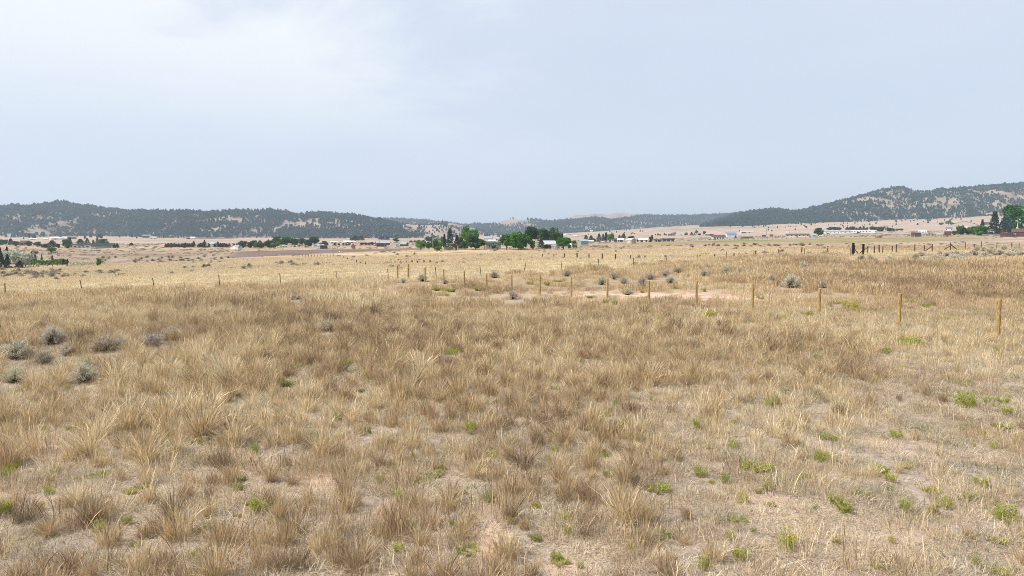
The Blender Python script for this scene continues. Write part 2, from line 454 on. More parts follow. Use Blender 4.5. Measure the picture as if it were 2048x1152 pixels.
yy_ = np.concatenate([-np.geomspace(60, 2, 30), np.linspace(-1.6, 3.6, 16), np.geomspace(4, 12000, nb - 46)])
GX, GY = np.meshgrid(gx, yy_)
# widen rows far away so that cells stay in proportion with distance
GZ = H(GX, GY)
GZ = np.where(GY > 3400, GZ - (GY - 3400) * .004, GZ)
idx = np.arange(na * nb).reshape(nb, na)
F = np.stack([idx[:-1, :-1], idx[:-1, 1:], idx[1:, 1:], idx[1:, :-1]], -1).reshape(-1, 4)
zc = zone_colour(GX, GY, GZ); zc = np.concatenate([zc, np.ones(zc.shape[:2] + (1,))], -1)
nearw = sstep(75, 30, np.hypot(GX, GY)) * (1 - sstep(-4, 4, GY - fenceY(GX)))
ground = add('ground', mk_mesh('ground', np.stack([GX, GY, GZ], -1).reshape(-1, 3), F, [M['ground']],
             attrs={'zone': ('POINT', 'FLOAT_COLOR', zc), 'near': ('POINT', 'FLOAT', nearw), 'bare': ('POINT', 'FLOAT', bare_mask(GX, GY, GZ) * sstep(110, 80, GY))}, smooth=True))
tag(ground, kind='structure')

# ------------------------------------------------------------------ hills
class Hill:
    def __init__(s, name, tops, yb, yr, back, gul, mat, seed, pw=1.0, label=None):
        s.px = np.array([t[0] for t in tops], float); s.top = np.array([t[1] for t in tops], float)
        s.u = slopes(s.px, 470)[0]; s.yb, s.yr, s.back, s.gul, s.seed, s.pw = yb, yr, back, gul, seed, pw
        s.name = name; nu, nt = 360, 90
        U = np.linspace(s.u[0], s.u[-1], nu); tt = np.concatenate([np.linspace(0, 1, 60), np.linspace(1.03, 2, 30)])
        UU, TT = np.meshgrid(U, tt)
        X, Y, Z = s.at(UU, TT)
        idx = np.arange(nu * nt).reshape(nt, nu)
        F = np.stack([idx[:-1, :-1], idx[:-1, 1:], idx[1:, 1:], idx[1:, :-1]], -1).reshape(-1, 4)
        s.obj = tag(add(name, mk_mesh(name, np.stack([X, Y, Z], -1).reshape(-1, 3), F, [M[mat]], smooth=True)), kind='structure')
    def at(s, u, t):
        u = np.asarray(u, float); t = np.asarray(t, float)
        jit = 1 + .10 * (fbm(u * 9, u * 0 + s.seed, 3, s.seed) - .5) * 2
        yb, yr = s.yb * jit, s.yr * jit
        top = np.interp(u, s.u, s.top); zr = CAMZ + slopes(1024, top)[1] * yr
        pxx = 1024 + u * FPX
        zb = Hbase(u * yb, yb) - 3
        f = np.clip(t, 0, 1); fr = np.sin(np.clip(f, 0, 1) * pi / 2) ** (1.15 * s.pw)
        Y = np.where(t <= 1, yb + (yr - yb) * f, yr + s.back * (t - 1))
        Z = np.where(t <= 1, zb + (zr - zb) * fr, zr - (zr - zb + 10) * (np.clip(t - 1, 0, 1) ** 1.3))
        X = u * Y
        g = (1 - np.abs(2 * fbm(X / 260, Y / 420, 4, s.seed + 3) - 1)) - .62
        Z = Z + g * s.gul * np.maximum(zr - zb, 4) * 4 * f * (1 - f) * (t <= 1)
        Z = Z + (fbm(X / 60, Y / 60, 3, s.seed + 5) - .5) * 6 * np.sin(f * pi) ** .5 * (t <= 1)
        return X, Y, Z
h_left = Hill('hills', [(-300, 430), (-150, 424), (0, 420), (60, 420), (95, 415), (125, 412), (170, 420), (215, 424), (260, 428), (330, 430), (400, 430), (450, 428), (475, 424), (500, 425), (540, 428), (600, 434), (640, 430), (665, 432), (700, 437), (740, 440), (775, 447), (810, 455), (860, 466), (900, 478)],
              2050, 2650, 500, .35, 'hill', 3)
h_hump = Hill('hills', [(700, 490), (745, 474), (780, 455), (815, 449), (850, 452), (880, 450), (905, 455), (930, 463), (965, 473), (1000, 484)], 2150, 2450, 300, .2, 'bald', 14)
h_hump2 = Hill('hills', [(790, 480), (830, 450), (870, 445), (905, 447), (940, 455), (990, 466), (1060, 482)], 2600, 2900, 300, .2, 'bald', 24)
h_mid = Hill('hills', [(500, 450), (700, 442), (760, 439), (800, 440), (850, 442), (900, 449), (940, 452), (980, 450), (1010, 443), (1030, 440), (1060, 442), (1100, 446), (1140, 443), (1187, 439), (1221, 443), (1256, 438), (1282, 434), (1330, 434), (1380, 434), (1418, 433), (1450, 431), (1500, 428), (1540, 427), (1580, 430), (1650, 440), (1800, 460)],
             3450, 4300, 700, .3, 'hill', 34)
h_bald = Hill('hills', [(1020, 460), (1080, 447), (1120, 441), (1150, 433), (1188, 428), (1215, 430.5), (1235, 427.5), (1265, 430), (1292, 428), (1310, 434), (1350, 448)], 5400, 6400, 900, .25, 'bald', 44)
h_right = Hill('hills', [(1400, 456), (1450, 440), (1500, 430), (1540, 424), (1580, 427), (1610, 423), (1640, 417), (1670, 411), (1700, 405), (1740, 394), (1775, 384), (1800, 381), (1830, 388), (1860, 392), (1880, 387), (1920, 381), (1960, 376), (2000, 375), (2048, 370), (2150, 368), (2350, 378)],
               2250, 2950, 500, .38, 'hill', 54)

# ------------------------------------------------------------------ plant meshes (leaf and blade strips)
def blades(n, rad, h, lean, w, droop=.15, head=0.0, r=None, hvar=.3, flat=0.0, fan=1.0, edge=0.0):
    """n narrow curved blades rising from a disc; returns V, F(quads), per-face randoms"""
    r = r or rng
    a = r.uniform(0, 2 * pi, n); q = np.sqrt(r.uniform(0, 1, n)); bx, by = np.cos(a) * q * rad, np.sin(a) * q * rad
    da = a + r.normal(0, .8, n); L = h * (1 + r.normal(0, hvar, n)).clip(.3, 1.45) * (1 - edge * q * q)
    ln = np.abs(lean * (q * fan + r.normal(0, .35, n))).clip(0, lean * 1.15)
    ts = np.array([0, .4, .75, 1.0]); ws = np.array([1.0, .9, .6, .15])
    P = np.zeros((n, 4, 3))
    for k, tt in enumerate(ts):
        out = ln * L * (tt * .6 + tt * tt * .8)
        P[:, k, 0] = bx + np.cos(da) * out; P[:, k, 1] = by + np.sin(da) * out
        P[:, k, 2] = L * (tt - droop * ln * 1.6 * tt * tt) * (1 - flat) + .01
    P[:, :, 0] += r.normal(0, .02, (n, 4)) * L[:, None]; P[:, :, 1] += r.normal(0, .02, (n, 4)) * L[:, None]
    fa = r.uniform(0, pi, n); side = np.stack([np.cos(fa), np.sin(fa), r.normal(0, .2, n)], -1)
    wv = w * r.uniform(.6, 1.3, n)
    hd = (r.uniform(0, 1, n) < head)
    W = wv[:, None] * ws[None, :]
    W[hd, 2] *= 3.2; W[hd, 3] *= 5
    A = P - side[:, None, :] * W[:, :, None] * .5; B = P + side[:, None, :] * W[:, :, None] * .5
    V = np.stack([A, B], 2).reshape(-1, 3)
    base = (np.arange(n) * 8)[:, None, None]
    f = np.array([[0, 1, 3, 2], [2, 3, 5, 4], [4, 5, 7, 6]])[None]
    F = (base + f).reshape(-1, 4)
    b = np.repeat(r.uniform(0, 1, n), 3); b2 = np.repeat(r.uniform(0, 1, n), 3)
    return V, F, b, b2
def join(parts):
    V, F, B, C, k = [], [], [], [], 0
    for v, f, b, c in parts:
        V.append(v); F.append(f + k); B.append(b); C.append(c); k += len(v)
    return np.concatenate(V), np.concatenate(F), np.concatenate(B), np.concatenate(C)
def plant_mesh(name, parts, mats, fm=None):
    V, F, b, c = join(parts)
    return mk_mesh(name, V, F, mats, fm, {'b': ('FACE', 'FLOAT', b), 'b2': ('FACE', 'FLOAT', c)})
def shift(p, dx, dy, dz=0.0, s=1.0):
    V, F, b, c = p; return V * s + np.array([dx, dy, dz]), F, b, c
def leafquads(P, size, r, up=.3, asp=1.0, N=None):
    """small quads centred at points P, turned at random; shade b per quad"""
    n = len(P); d = r.normal(0, 1, (n, 3)); d /= np.linalg.norm(d, axis=1)[:, None]
    e = r.normal(0, 1, (n, 3)); e -= d * (e * d).sum(1)[:, None]; e /= np.linalg.norm(e, axis=1)[:, None]
    sz = (size * r.uniform(.6, 1.35, n))[:, None]
    A = d * sz * .5 * asp; B = e * sz * .5
    V = np.stack([P - A - B, P + A - B * .6, P + A + B, P - A + B * .7], 1).reshape(-1, 3)
    F = np.arange(4 * n).reshape(n, 4)
    return V, F

# source tufts for the field (kept out of the scene; the field's own point cloud carries them)
def src(name, metas):
    c = bpy.data.collections.new(name)
    for i, me in enumerate(metas):
        o = bpy.data.objects.new('%s_%02d' % (name, i), me); c.objects.link(o)
    return c
def bunch(i):
    k = i % 4
    if k == 0: return [blades(280, .14, .40, .36, .0045, .18, .5, hvar=.4, fan=.5, edge=.45), blades(90, .22, .18, .8, .005, .2, .2, fan=.4)]
    if k == 1: return [blades(270, .08, .42, .52, .0045, .16, .4, hvar=.38, fan=.8, edge=.25), blades(80, .14, .22, .9, .005, .25, .2)]
    if k == 2: return [blades(230, .17, .36, .40, .004, .22, .7, hvar=.5, fan=.3, edge=.3), blades(60, .12, .40, .5, .004, .2, .6, hvar=.3), blades(90, .24, .15, .9, .005, .2)]
    return [blades(190, .11, .32, .65, .005, .3, .3, hvar=.5, fan=.6, edge=.3), blades(40, .08, .46, .35, .004, .2, .7), blades(110, .22, .16, 1.2, .005, .35, flat=.3)]
g_tall = src('bunch_grass', [plant_mesh('bunch', bunch(i), [M['grass']]) for i in range(8)])
g_mid = src('loose_grass', [plant_mesh('loose', [blades(70, .28, .26, .6, .0045, .2, .4, hvar=.5, fan=.4, edge=.3), blades(70, .3, .12, 1.0, .005, .3)], [M['grass']]) for i in range(4)])
g_lit = src('litter', [plant_mesh('litter', [blades(90, .30, .17, 1.6, .006, .35, 0, flat=.55, fan=.3), blades(40, .28, .09, .8, .007, .2)], [M['litter']]) for i in range(4)])
g_far = src('far_grass', [plant_mesh('fartuft', [blades(110, .42, .42, .45, .010, .2, .4, fan=.5)], [M['grass']]) for i in range(4)])
g_low = src('low_grass', [plant_mesh('lowtuft', [blades(90, .55, .17, .7, .012, .2, .3, fan=.4)], [M['grass']]) for i in range(3)])

def scatter(name, coll, pts, rot, scl, idx, tint, mats=None):
    """one object: a point cloud carrying copies of the meshes in coll"""
    n = len(pts)
    me = bpy.data.meshes.new(name); me.vertices.add(n); me.vertices.foreach_set('co', np.asarray(pts, np.float32).ravel())
    a = me.attributes.new('rot', 'FLOAT_VECTOR', 'POINT'); a.data.foreach_set('vector', np.asarray(rot, np.float32).ravel())
    a = me.attributes.new('scl', 'FLOAT_VECTOR', 'POINT'); a.data.foreach_set('vector', np.asarray(scl, np.float32).ravel())
    a = me.attributes.new('idx', 'INT', 'POINT'); a.data.foreach_set('value', np.asarray(idx, np.int32))
    a = me.attributes.new('tint', 'FLOAT', 'POINT'); a.data.foreach_set('value', np.asarray(tint, np.float32))
    o = add(name, me)
    ng = bpy.data.node_groups.new(name, 'GeometryNodeTree')
    ng.interface.new_socket('Geometry', in_out='INPUT', socket_type='NodeSocketGeometry')
    ng.interface.new_socket('Geometry', in_out='OUTPUT', socket_type='NodeSocketGeometry')
    N, L = ng.nodes, ng.links
    gi, go = N.new('NodeGroupInput'), N.new('NodeGroupOutput')
    ci = N.new('GeometryNodeCollectionInfo'); ci.inputs['Collection'].default_value = coll
    ci.inputs['Separate Children'].default_value = True; ci.inputs['Reset Children'].default_value = True
    ip = N.new('GeometryNodeInstanceOnPoints'); ip.inputs['Pick Instance'].default_value = True
    def na_(nm, typ):
        x = N.new('GeometryNodeInputNamedAttribute'); x.data_type = typ; x.inputs['Name'].default_value = nm
        return x.outputs['Attribute']
    L.new(gi.outputs[0], ip.inputs['Points']); L.new(ci.outputs[0], ip.inputs['Instance'])
    L.new(na_('idx', 'INT'), ip.inputs['Instance Index'])
    er = N.new('FunctionNodeEulerToRotation'); L.new(na_('rot', 'FLOAT_VECTOR'), er.inputs[0]); L.new(er.outputs[0], ip.inputs['Rotation'])
    L.new(na_('scl', 'FLOAT_VECTOR'), ip.inputs['Scale']); L.new(ip.outputs[0], go.inputs[0])
    md = o.modifiers.new('copies', 'NODES'); md.node_group = ng
    return tag(o, kind='stuff')

def wedge(y0, y1, dens, margin=7.0, slope=.80):
    """random spots over the ground the lens can see between two depths, and a margin beside it"""
    area = (y1 - y0) * 2 * margin + slope * (y1 * y1 - y0 * y0)
    n = int(area * dens)
    y = np.sqrt(rng.uniform(0, 1, 3 * n) * ((y1 + margin / slope) ** 2 - (y0 + margin / slope) ** 2) + (y0 + margin / slope) ** 2) - margin / slope
    y = y[:n]; x = rng.uniform(-1, 1, n) * (margin + slope * y)
    return x, y
def lay(name, coll, ncoll, x, y, s, tint, zs=None, tilt=.12, label=None, cat=None, sink=.01):
    n = len(x); z = H(x, y) - sink
    rot = np.stack([rng.normal(0, tilt, n), rng.normal(0, tilt, n), rng.uniform(0, 2 * pi, n)], -1)
    sz = s if zs is None else zs
    o = scatter(name, coll, np.stack([x, y, z], -1), rot, np.stack([s, s, sz], -1), rng.integers(0, ncoll, n), np.clip(tint, 0, 1))
    return tag(o, label, cat)
def tallness(x, y):
    """how much tall bunch grass grows at a spot: thick on the left and in the middle, thin towards the near right"""
    px, py = project(x, y, H(x, y))
    v = .62 + 0 * px
    thin = sstep(1150, 1500, px + (py - 900) * -.25) * sstep(690, 820, py)
    v = v - .34 * thin
    v = v + .14 * sstep(820, 700, py) * sstep(600, 630, py) * sstep(1750, 1300, px)
    band = sstep(1400, 1600, px) * sstep(600, 570, py)
    v = v + .25 * band
    green = sstep(740, 800, px) * sstep(545, 560, py) * sstep(650, 615, py) * (1 - band) * sstep(1950, 1600, px)
    v = v - .36 * green
    v = v - .35 * sstep(1600, 1700, px) * sstep(592, 605, py) * sstep(700, 665, py)
    v = v - .25 * sstep(1700, 1800, px) * sstep(690, 700, py)
    v = v + .15 * sstep(700, 500, px) * sstep(570, 600, py) * sstep(830, 700, py)
    return v
def tintfield(x, y):
    px, py = project(x, y, H(x, y))
    v = .34 + 1.0 * (fbm(x / 5, y / 7, 3, 60) - .5) + .10
    v = v + .14 * sstep(1350, 1550, px) * sstep(610, 580, py)
    v = v - .03 * sstep(900, 1100, px) * sstep(600, 640, py) * sstep(860, 760, py)
    v = v - .10 * sstep(500, 0, px) * sstep(620, 700, py)
    return v - .04

# ------------------------------------------------------------------ the grass of the field
OPEN = [(105,694,62),(35,722,64),(90,731,44),(133,715,42),(211,707,52),(242,696,34),(305,698,50),(340,687,44),(172,748,40),(168,768,64),(28,768,56),(74,659,30),(655,667,44),(583,603,22),(597,601,20),(725,599,16),(1026,602,24),(845,563,26),(806,566,12),(890,568,20),(988,556,26),(1133,553,24),(1203,570,28),(1228,559,20),(1247,567,24),(1285,572,22),(1300,559,28),(1332,553,24),(1358,546,28),(1341,567,36),(1408,553,22),(1452,550,30),(1480,548,24),(1255,590,34),(1582,576,50),(1545,561,22),(1645,576,24),(1607,541,26),(520,1023,44),(12,1030,34),(16,954,28),(190,954,30),(941,866,26),(1244,860,36),(866,953,30),(842,963,28),(787,938,18),(1202,912,28),(1095,920,22),(926,988,16),(974,1000,20),(1313,982,40),(1140,1043,24),(937,1103,40),(1276,1025,16),(1135,1070,24),(1538,813,20),(1467,897,26),(1512,939,46),(1661,878,26),(1930,813,44),(1978,805,26),(2007,808,26),(2010,830,24),(1643,923,34),(1762,945,26),(1688,1023,34),(1672,1008,34),(1720,990,26),(1888,1016,36),(1810,1022,28),(1962,975,32),(2006,1035,56),(1536,980,22),(1541,1013,20),(1475,1041,30),(1481,1120,34),(1400,954,30),(1394,858,16),(1794,877,26),(2000,858,30),(626,889,22),(139,862,22),(100,988,24),(551,829,14),(310,917,24),(284,975,20),(216,1140,22),(652,719,13),(890,709,13),(907,710,26),(928,708,13),(562,698,13),(592,738,24),(577,768,40),(693,731,22),(877,582,13),(902,584,13),(849,604,13),(988,618,13),(743,768,13),(721,784,13),(375,727,18),(405,758,22),(272,768,13),(33,783,22),(483,723,13),(1049,647,26),(1298,629,18),(1419,635,34),(1283,587,10),(1407,584,10),(1392,670,14),(1520,598,16),(1700,616,34),(1717,624,24),(1820,689,46),(1637,698,20),(1639,718,24),(1853,615,18),(1773,616,14),(1856,645,13),(1566,642,18),(1770,708,24),(1997,710,16),(1929,767,22),(1680,608,18),(2040,606,22),(1823,604,22),(1615,632,26),(1590,644,16),(1660,622,12),(1540,638,13),(1230,610,13),(1212,607,13),(1335,633,13),(1380,640,13),(1500,647,13),(1068,658,14),(868,581,20),(894,594,13),(955,582,13),(1012,583,13),(1060,570,13),(1095,571,13),(1180,598,13),(1810,664,13),(1890,644,13),(1950,624,18),(1985,644,13),(1755,679,13),(1710,679,13),(1880,724,13),(1690,744,13),(1750,764,13),(1600,749,13),(1120,564,13),(940,606,13),(1505,624,13),(1450,659,13),(1320,644,13),(1275,656,13)]   # where sagebrush and weeds stand clear of the grass: x, y, width in the photograph
NSAGE = 17
WEEDS = []      # the small scattered weeds: x, y, width
_q = random.Random(31)
while len(WEEDS) < 150:
    a, b = _q.uniform(0, 2048), 630 + 510 * _q.random() ** .9
    WEEDS.append((a, b, _q.uniform(9, 19) * (.6 + (b - 600) / 500)))
OPEN += [(a, b + w * .3, w * .9) for a, b, w in WEEDS]
def crowded(x, y, reach=.34, edge=.42):
    px, py = project(x, y, H(x, y)); k = np.zeros(len(x), bool); up = reach * FPX / y
    for i, (a, b, w) in enumerate(OPEN): k |= (np.abs(px - a) < w * (edge + .1 * (i < NSAGE)) + 2) & (py > b - 2) & (py - up * (1.5 if i < NSAGE else 1) < b - 1)
    return k
def hide_by_bare(x, y, k=1.0):
    return rng.uniform(0, 1, len(x)) > bare_mask(x, y, H(x, y)) * k
# tall bunches, near
gx_, gy_ = np.meshgrid(np.arange(-46, 46, .44), np.arange(3, 43, .44)); x = gx_.ravel() + rng.uniform(-.24, .24, gx_.size); y = gy_.ravel() + rng.uniform(-.24, .24, gx_.size)
k = np.abs(x) < 7 + .8 * y; x, y = x[k], y[k]
d = tallness(x, y) + .75 * (fbm(x / 1.8, y / 1.8, 3, 50) - .5)
k = (rng.uniform(0, 1, len(x)) < .12 + .78 * sstep(.24, .66, d)) & hide_by_bare(x, y, 1.1) & ~crowded(x, y)
x, y, d = x[k], y[k], d[k]
s = (.62 + .50 * sstep(.3, .9, d)) * rng.uniform(.55, 1.3, len(x)) * (1 + .3 * (rng.uniform(0, 1, len(x)) > .9)) * (.82 + .18 * sstep(8, 14, y))
lay('bunch_grass', g_tall, 8, x, y, s * 1.02, tintfield(x, y) + .05 + rng.normal(0, .25, len(x)), zs=s * .84 * rng.uniform(.85, 1.15, len(x)),
    label='tall dry tan bunch grass growing in tufts across the near field', cat='grass')
# loose grass between the bunches
x, y = wedge(3.0, 42, 10.0)
k = (rng.uniform(0, 1, len(x)) < .16 + .38 * tallness(x, y) + .4 * sstep(14, 32, y)) & ~crowded(x, y, .16) & hide_by_bare(x, y, .9)
x, y = x[k], y[k]
s = rng.uniform(.6, 1.25, len(x))
lay('loose_grass', g_mid, 4, x, y, s, tintfield(x, y) + .05 + rng.normal(0, .14, len(x)),
    label='thin loose dry grass between the taller tufts of the near field', cat='grass')
# litter and low dead plants on the soil
x, y = wedge(3.0, 36, 17.0)
k = hide_by_bare(x, y, .5) & (rng.uniform(0, 1, len(x)) < .55 + .8 * (fbm(x / .8, y / .8, 3, 71) - .35))
x, y = x[k], y[k]
px, py = project(x, y, H(x, y))
tn = .05 + .75 * fbm(x / 1.1, y / 1.1, 3, 91) + rng.normal(0, .2, len(x)) - .03 + .10 * sstep(1000, 1500, px)
lay('grass_litter', g_lit, 4, x, y, rng.uniform(.6, 1.2, len(x)), tn, label='pale dead stalks and grey green mat plants lying on pinkish soil', cat='ground litter')
# pebbles and clods on the open soil
def clod():
    n, m, V = 7, 4, []
    for j in range(m + 1):
        for i in range(n):
            a, b = 2 * pi * i / n, pi * j / m; q_ = 1 + rng.uniform(-.25, .25); V.append((q_ * sin(b) * cos(a), q_ * sin(b) * sin(a) * .8, .55 * q_ * cos(b)))
    return mk_mesh('clod', V, [(j * n + i, j * n + (i + 1) % n, (j + 1) * n + (i + 1) % n, (j + 1) * n + i) for j in range(m) for i in range(n)], [M['clod']])
g_cl = src('clod', [clod() for _ in range(4)])
x, y = wedge(3.0, 30, 34.0)
k = rng.uniform(0, 1, len(x)) < .12 + .9 * bare_mask(x, y, H(x, y)) + .3 * (fbm(x / .7, y / .7, 3, 171) > .55)
x, y = x[k], y[k]
lay('pebbles', g_cl, 4, x, y, .006 + .022 * rng.uniform(0, 1, len(x)) ** 3, rng.uniform(0, 1, len(x)), label='small pinkish grey pebbles and clods strewn on the open soil', cat='pebbles', sink=.002)
# farther grass up to the steel-post fence
x, y = wedge(40, 118, 2.6, 14)
k = y < fenceY(x) + 1 + rng.normal(0, 1.6, len(x))
x, y = x[k], y[k]
px, py = project(x, y, H(x, y)); d = tallness(x, y) + 1.2 * (fbm(x / 4, y / 6, 3, 55) - .5)
k = (rng.uniform(0, 1, len(x)) < .30 + .75 * sstep(.2, .8, d)) & hide_by_bare(x, y, 1.1) & ~crowded(x, y, .35, .62)
k &= ~((px > 1690) & (py > 503) & (py < 529 - 8 * sstep(1850, 2048, px) + rng.normal(0, 2, len(x)))) & ~((px > 1440) & (py < 517 + rng.normal(0, 2, len(x))) & (rng.uniform(0, 1, len(x)) < .8))
x, y, d, px, py = x[k], y[k], d[k], px[k], py[k]
s = (.45 + .75 * sstep(.1, .95, d)) * rng.uniform(.8, 1.2, len(x))
lay('far_bunch_grass', g_far, 4, x, y, s * 1.15, tintfield(x, y) - .03 + rng.normal(0, .15, len(x)) + .35 * (fbm(x / 9, y / 12, 3, 57) - .5), zs=s * (.75 + .6 * fbm(x / 7, y / 9, 3, 58)),
    label='reddish tan tall grass filling the field up to the wire fence', cat='grass')
# cropped pale grass beyond it
x, y = wedge(45, 240, .9, 25)
k = (y > fenceY(x) - 2) & (rng.uniform(0, 1, len(x)) < sstep(330, 100, y))
x, y = x[k], y[k]
tn = -.06 + .7 * (fbm(x / 16, y / 10, 3, 65) - .3) + rng.normal(0, .08, len(x))
px, py = project(x, y, H(x, y))
s = rng.uniform(.8, 1.5, len(x)) * (1 + sstep(100, 240, y) * .8)
lay('pasture_grass', g_low, 3, x, y, s, tn + .35 * sstep(1500, 1800, px) * sstep(508, 500, py), zs=s * .8,
    label='short pale yellow pasture grass beyond the wire fence', cat='grass')
# low brush speckling the plain beyond
g_br = src('brush', [plant_mesh('brush', [blades(60, .45, .34, .7, .05, .3, 0, fan=.8)], [M['brushy']]) for i in range(3)])
x, y = wedge(110, 1000, .016, 40)
px, py = project(x, y, H(x, y))
cl = fbm(x / 34, y / 34, 4, 83) + .10 * np.exp(-((py - 553 + px * .03) / 8) ** 2) * (px < 600) + .08 * sstep(530, 520, py) * (px < 470)
k = (rng.uniform(0, 1, len(x)) < sstep(.46, .66, cl)) & ~inpoly(px, py, [(1160, 488), (1450, 480), (1700, 475), (1990, 473), (1960, 479), (1700, 487), (1300, 491)]) & ~inpoly(px, py, [(452, 516), (470, 503), (640, 499), (850, 496), (850, 499), (600, 509)])
x, y = x[k], y[k]; s = rng.uniform(.5, 1.5, len(x)) * (1 + sstep(200, 700, y) * .9)
lay('low_brush', g_br, 3, x, y, s * 1.1, rng.uniform(0, 1, len(x)), zs=s * .75, label='low grey brown brush speckling the tan plain beyond the fences', cat='brush'); print('brush', len(x))

# ------------------------------------------------------------------ conifers of the hills
def cone_tree(r, n=130, wide=.26, tiers=6, quad=.15, low=.12, ragged=.35):
    """unit-high conifer crown of small boughs: returns V,F,b,c"""
    t = r.uniform(low, 1, n) ** .85; a = r.uniform(0, 2 * pi, n)
    R = wide * (1 - t) ** .75 * (1 + ragged * np.sin(t * tiers * 2 * pi + a)) * r.uniform(.45, 1.05, n) + .012
    P = np.stack([np.cos(a) * R, np.sin(a) * R, t + r.normal(0, .012, n)], -1)
    V, F = leafquads(P, quad * 1.0, r)
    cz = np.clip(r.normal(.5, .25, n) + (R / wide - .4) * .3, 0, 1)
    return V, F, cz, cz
def round_tree(r, n=130, quad=.17, low=.18):
    c = r.normal(0, 1, (n, 3)); c /= np.linalg.norm(c, axis=1)[:, None]; c *= r.uniform(.5, 1, (n, 1)) ** .5
    P = np.stack([c[:, 0] * .30, c[:, 1] * .30, low + .40 + c[:, 2] * .40], -1)
    P[:, :2] *= (1.15 - .5 * P[:, 2:3])
    V, F = leafquads(P, quad, r); b = r.uniform(0, 1, n)
    return V, F, b, b
def trunkless(name, part): return plant_mesh(name, [part], [M['forest']])
g_pines = src('forest_pine', [trunkless('fp', cone_tree(rng, 70, .24, 5, .20)) for _ in range(3)] + [trunkless('fp', round_tree(rng, 70, .22)) for _ in range(3)])

def clear_spots(px, py, spots):
    v = 0.0
    for (cx, cy, wx, wy, s) in spots: v = np.maximum(v, s * np.exp(-((px - cx) / wx) ** 2 - ((py - cy) / wy) ** 2))
    return v
def forest(hill, n, hgt, dens_fn, seed, name, label, tmax=1.12):
    u = rng.uniform(hill.u[0], hill.u[-1], n); t = rng.uniform(-.02, tmax, n)
    X, Y, Z = hill.at(u, np.maximum(t, 0)); Y = np.where(t < 0, Y + t * 300, Y)
    px, py = project(X, Y, Z)
    nz = .55 * fbm(X / 75, Y / 110, 4, seed) + .45 * fbm(X / 24, Y / 34, 3, seed + 7)
    k = (rng.uniform(0, 1, n) < dens_fn(px, py, t, nz)) & (px > -140) & (px < 2190)
    X, Y, Z = X[k], Y[k], Z[k]; n = len(X)
    hh = hgt * rng.uniform(.5, 1.25, n) * (1 + .5 * (rng.uniform(0, 1, n) > .9))
    o = scatter(name, g_pines, np.stack([X, Y, Z - .3], -1), np.stack([np.zeros(n), np.zeros(n), rng.uniform(0, 6.28, n)], -1),
                np.stack([hh * 1.15, hh * 1.15, hh], -1), rng.integers(0, 6, n), rng.uniform(0, 1, n))
    print(name, n)
    return tag(o, label, 'forest')
L_CL = [(470, 440, 45, 8, .95), (440, 436, 14, 5, .9), (400, 445, 30, 5, .4), (520, 442, 20, 10, .6), (20, 455, 16, 3, 1), (135, 443, 30, 10, .8), (190, 432, 18, 8, .6), (85, 440, 18, 8, .6), (320, 462, 28, 6, .6),
        (430, 462, 30, 5, .6), (180, 466, 45, 4, .8), (105, 468, 30, 4, .7), (330, 470, 30, 3, .7), (685, 455, 14, 2.5, 1), (750, 440, 26, 6, .95), (715, 450, 20, 6, .5), (750, 472, 40, 5, .9), (610, 445, 22, 7, .4), (640, 430, 40, 8, .4), (125, 412, 30, 5, .3)]
forest(h_left, 42000, 9.5, lambda px, py, t, nz: np.clip(sstep(.26, .42, nz) * 1.0 - clear_spots(px, py, L_CL) * sstep(.2, .5, nz + .1), 0, 1) * sstep(-.02, .06, t) * (.55 + .45 * sstep(.5, .6, nz)), 101,
       'hill_forest', 'blue green pine forest covering the long hill on the left')
forest(h_hump, 1500, 8, lambda px, py, t, nz: sstep(.42, .62, nz) * (.25 + .75 * sstep(.75, .3, t)) * .9, 111, 'hill_forest', 'sparse dark pines dotting the pale bare hump')
forest(h_hump2, 1800, 8, lambda px, py, t, nz: sstep(.45, .55, nz) * .95 * sstep(.85, .6, t), 121, 'hill_forest', 'pine patches on the second pale hump behind the spruces')
forest(h_mid, 48000, 9, lambda px, py, t, nz: np.clip(sstep(.24, .40, nz) - clear_spots(px, py, [(1015, 444, 48, 8, 1.4), (1040, 442, 28, 7, 1.3), (1280, 447, 50, 4, .4), (1190, 457, 60, 6, .5), (1430, 438, 20, 4, .5), (1480, 438, 16, 4, .5)]), 0, 1) * .9, 131,
       'hill_forest', 'blue hazy forest on the distant hills in the centre')
forest(h_right, 34000, 8, lambda px, py, t, nz: np.clip((sstep(.38, .54, nz + .10 * sstep(1800, 1600, px)) * .70 + .26) - clear_spots(px, py, [(2010, 388, 26, 5, 1.2), (2035, 395, 24, 6, 1.2), (1990, 384, 12, 2, 1.2), (1800, 385, 40, 8, .5), (1745, 402, 20, 10, .5), (1880, 410, 40, 8, .35)]), 0, 1) * sstep(-.02, .05, t), 141,
       'hill_forest', 'broken pine forest on the steeper hills on the right')

# ------------------------------------------------------------------ haze
mt = bpy.data.materials.new('hazy_air'); mt.use_nodes = True
hn = mt.node_tree.nodes; hn.clear()
ho = hn.new('ShaderNodeOutputMaterial'); hv = hn.new('ShaderNodeVolumePrincipled')
hv.inputs['Color'].default_value = (.75, .865, 1.0, 1); hv.inputs['Density'].default_value = 1.3e-4; hv.inputs['Anisotropy'].default_value = .2
mt.node_tree.links.new(hv.outputs[0], ho.inputs['Volume'])
zmin, zmax = float(GZ.min()), 305.0
haze = MB().box(-9600, 9600, -120, 12400, zmin - 1, zmax).build('haze', mt)
tag(haze, 'thin bluish summer haze over the plain', 'haze', kind='stuff')
print('ground z', zmin, float(GZ.max()))

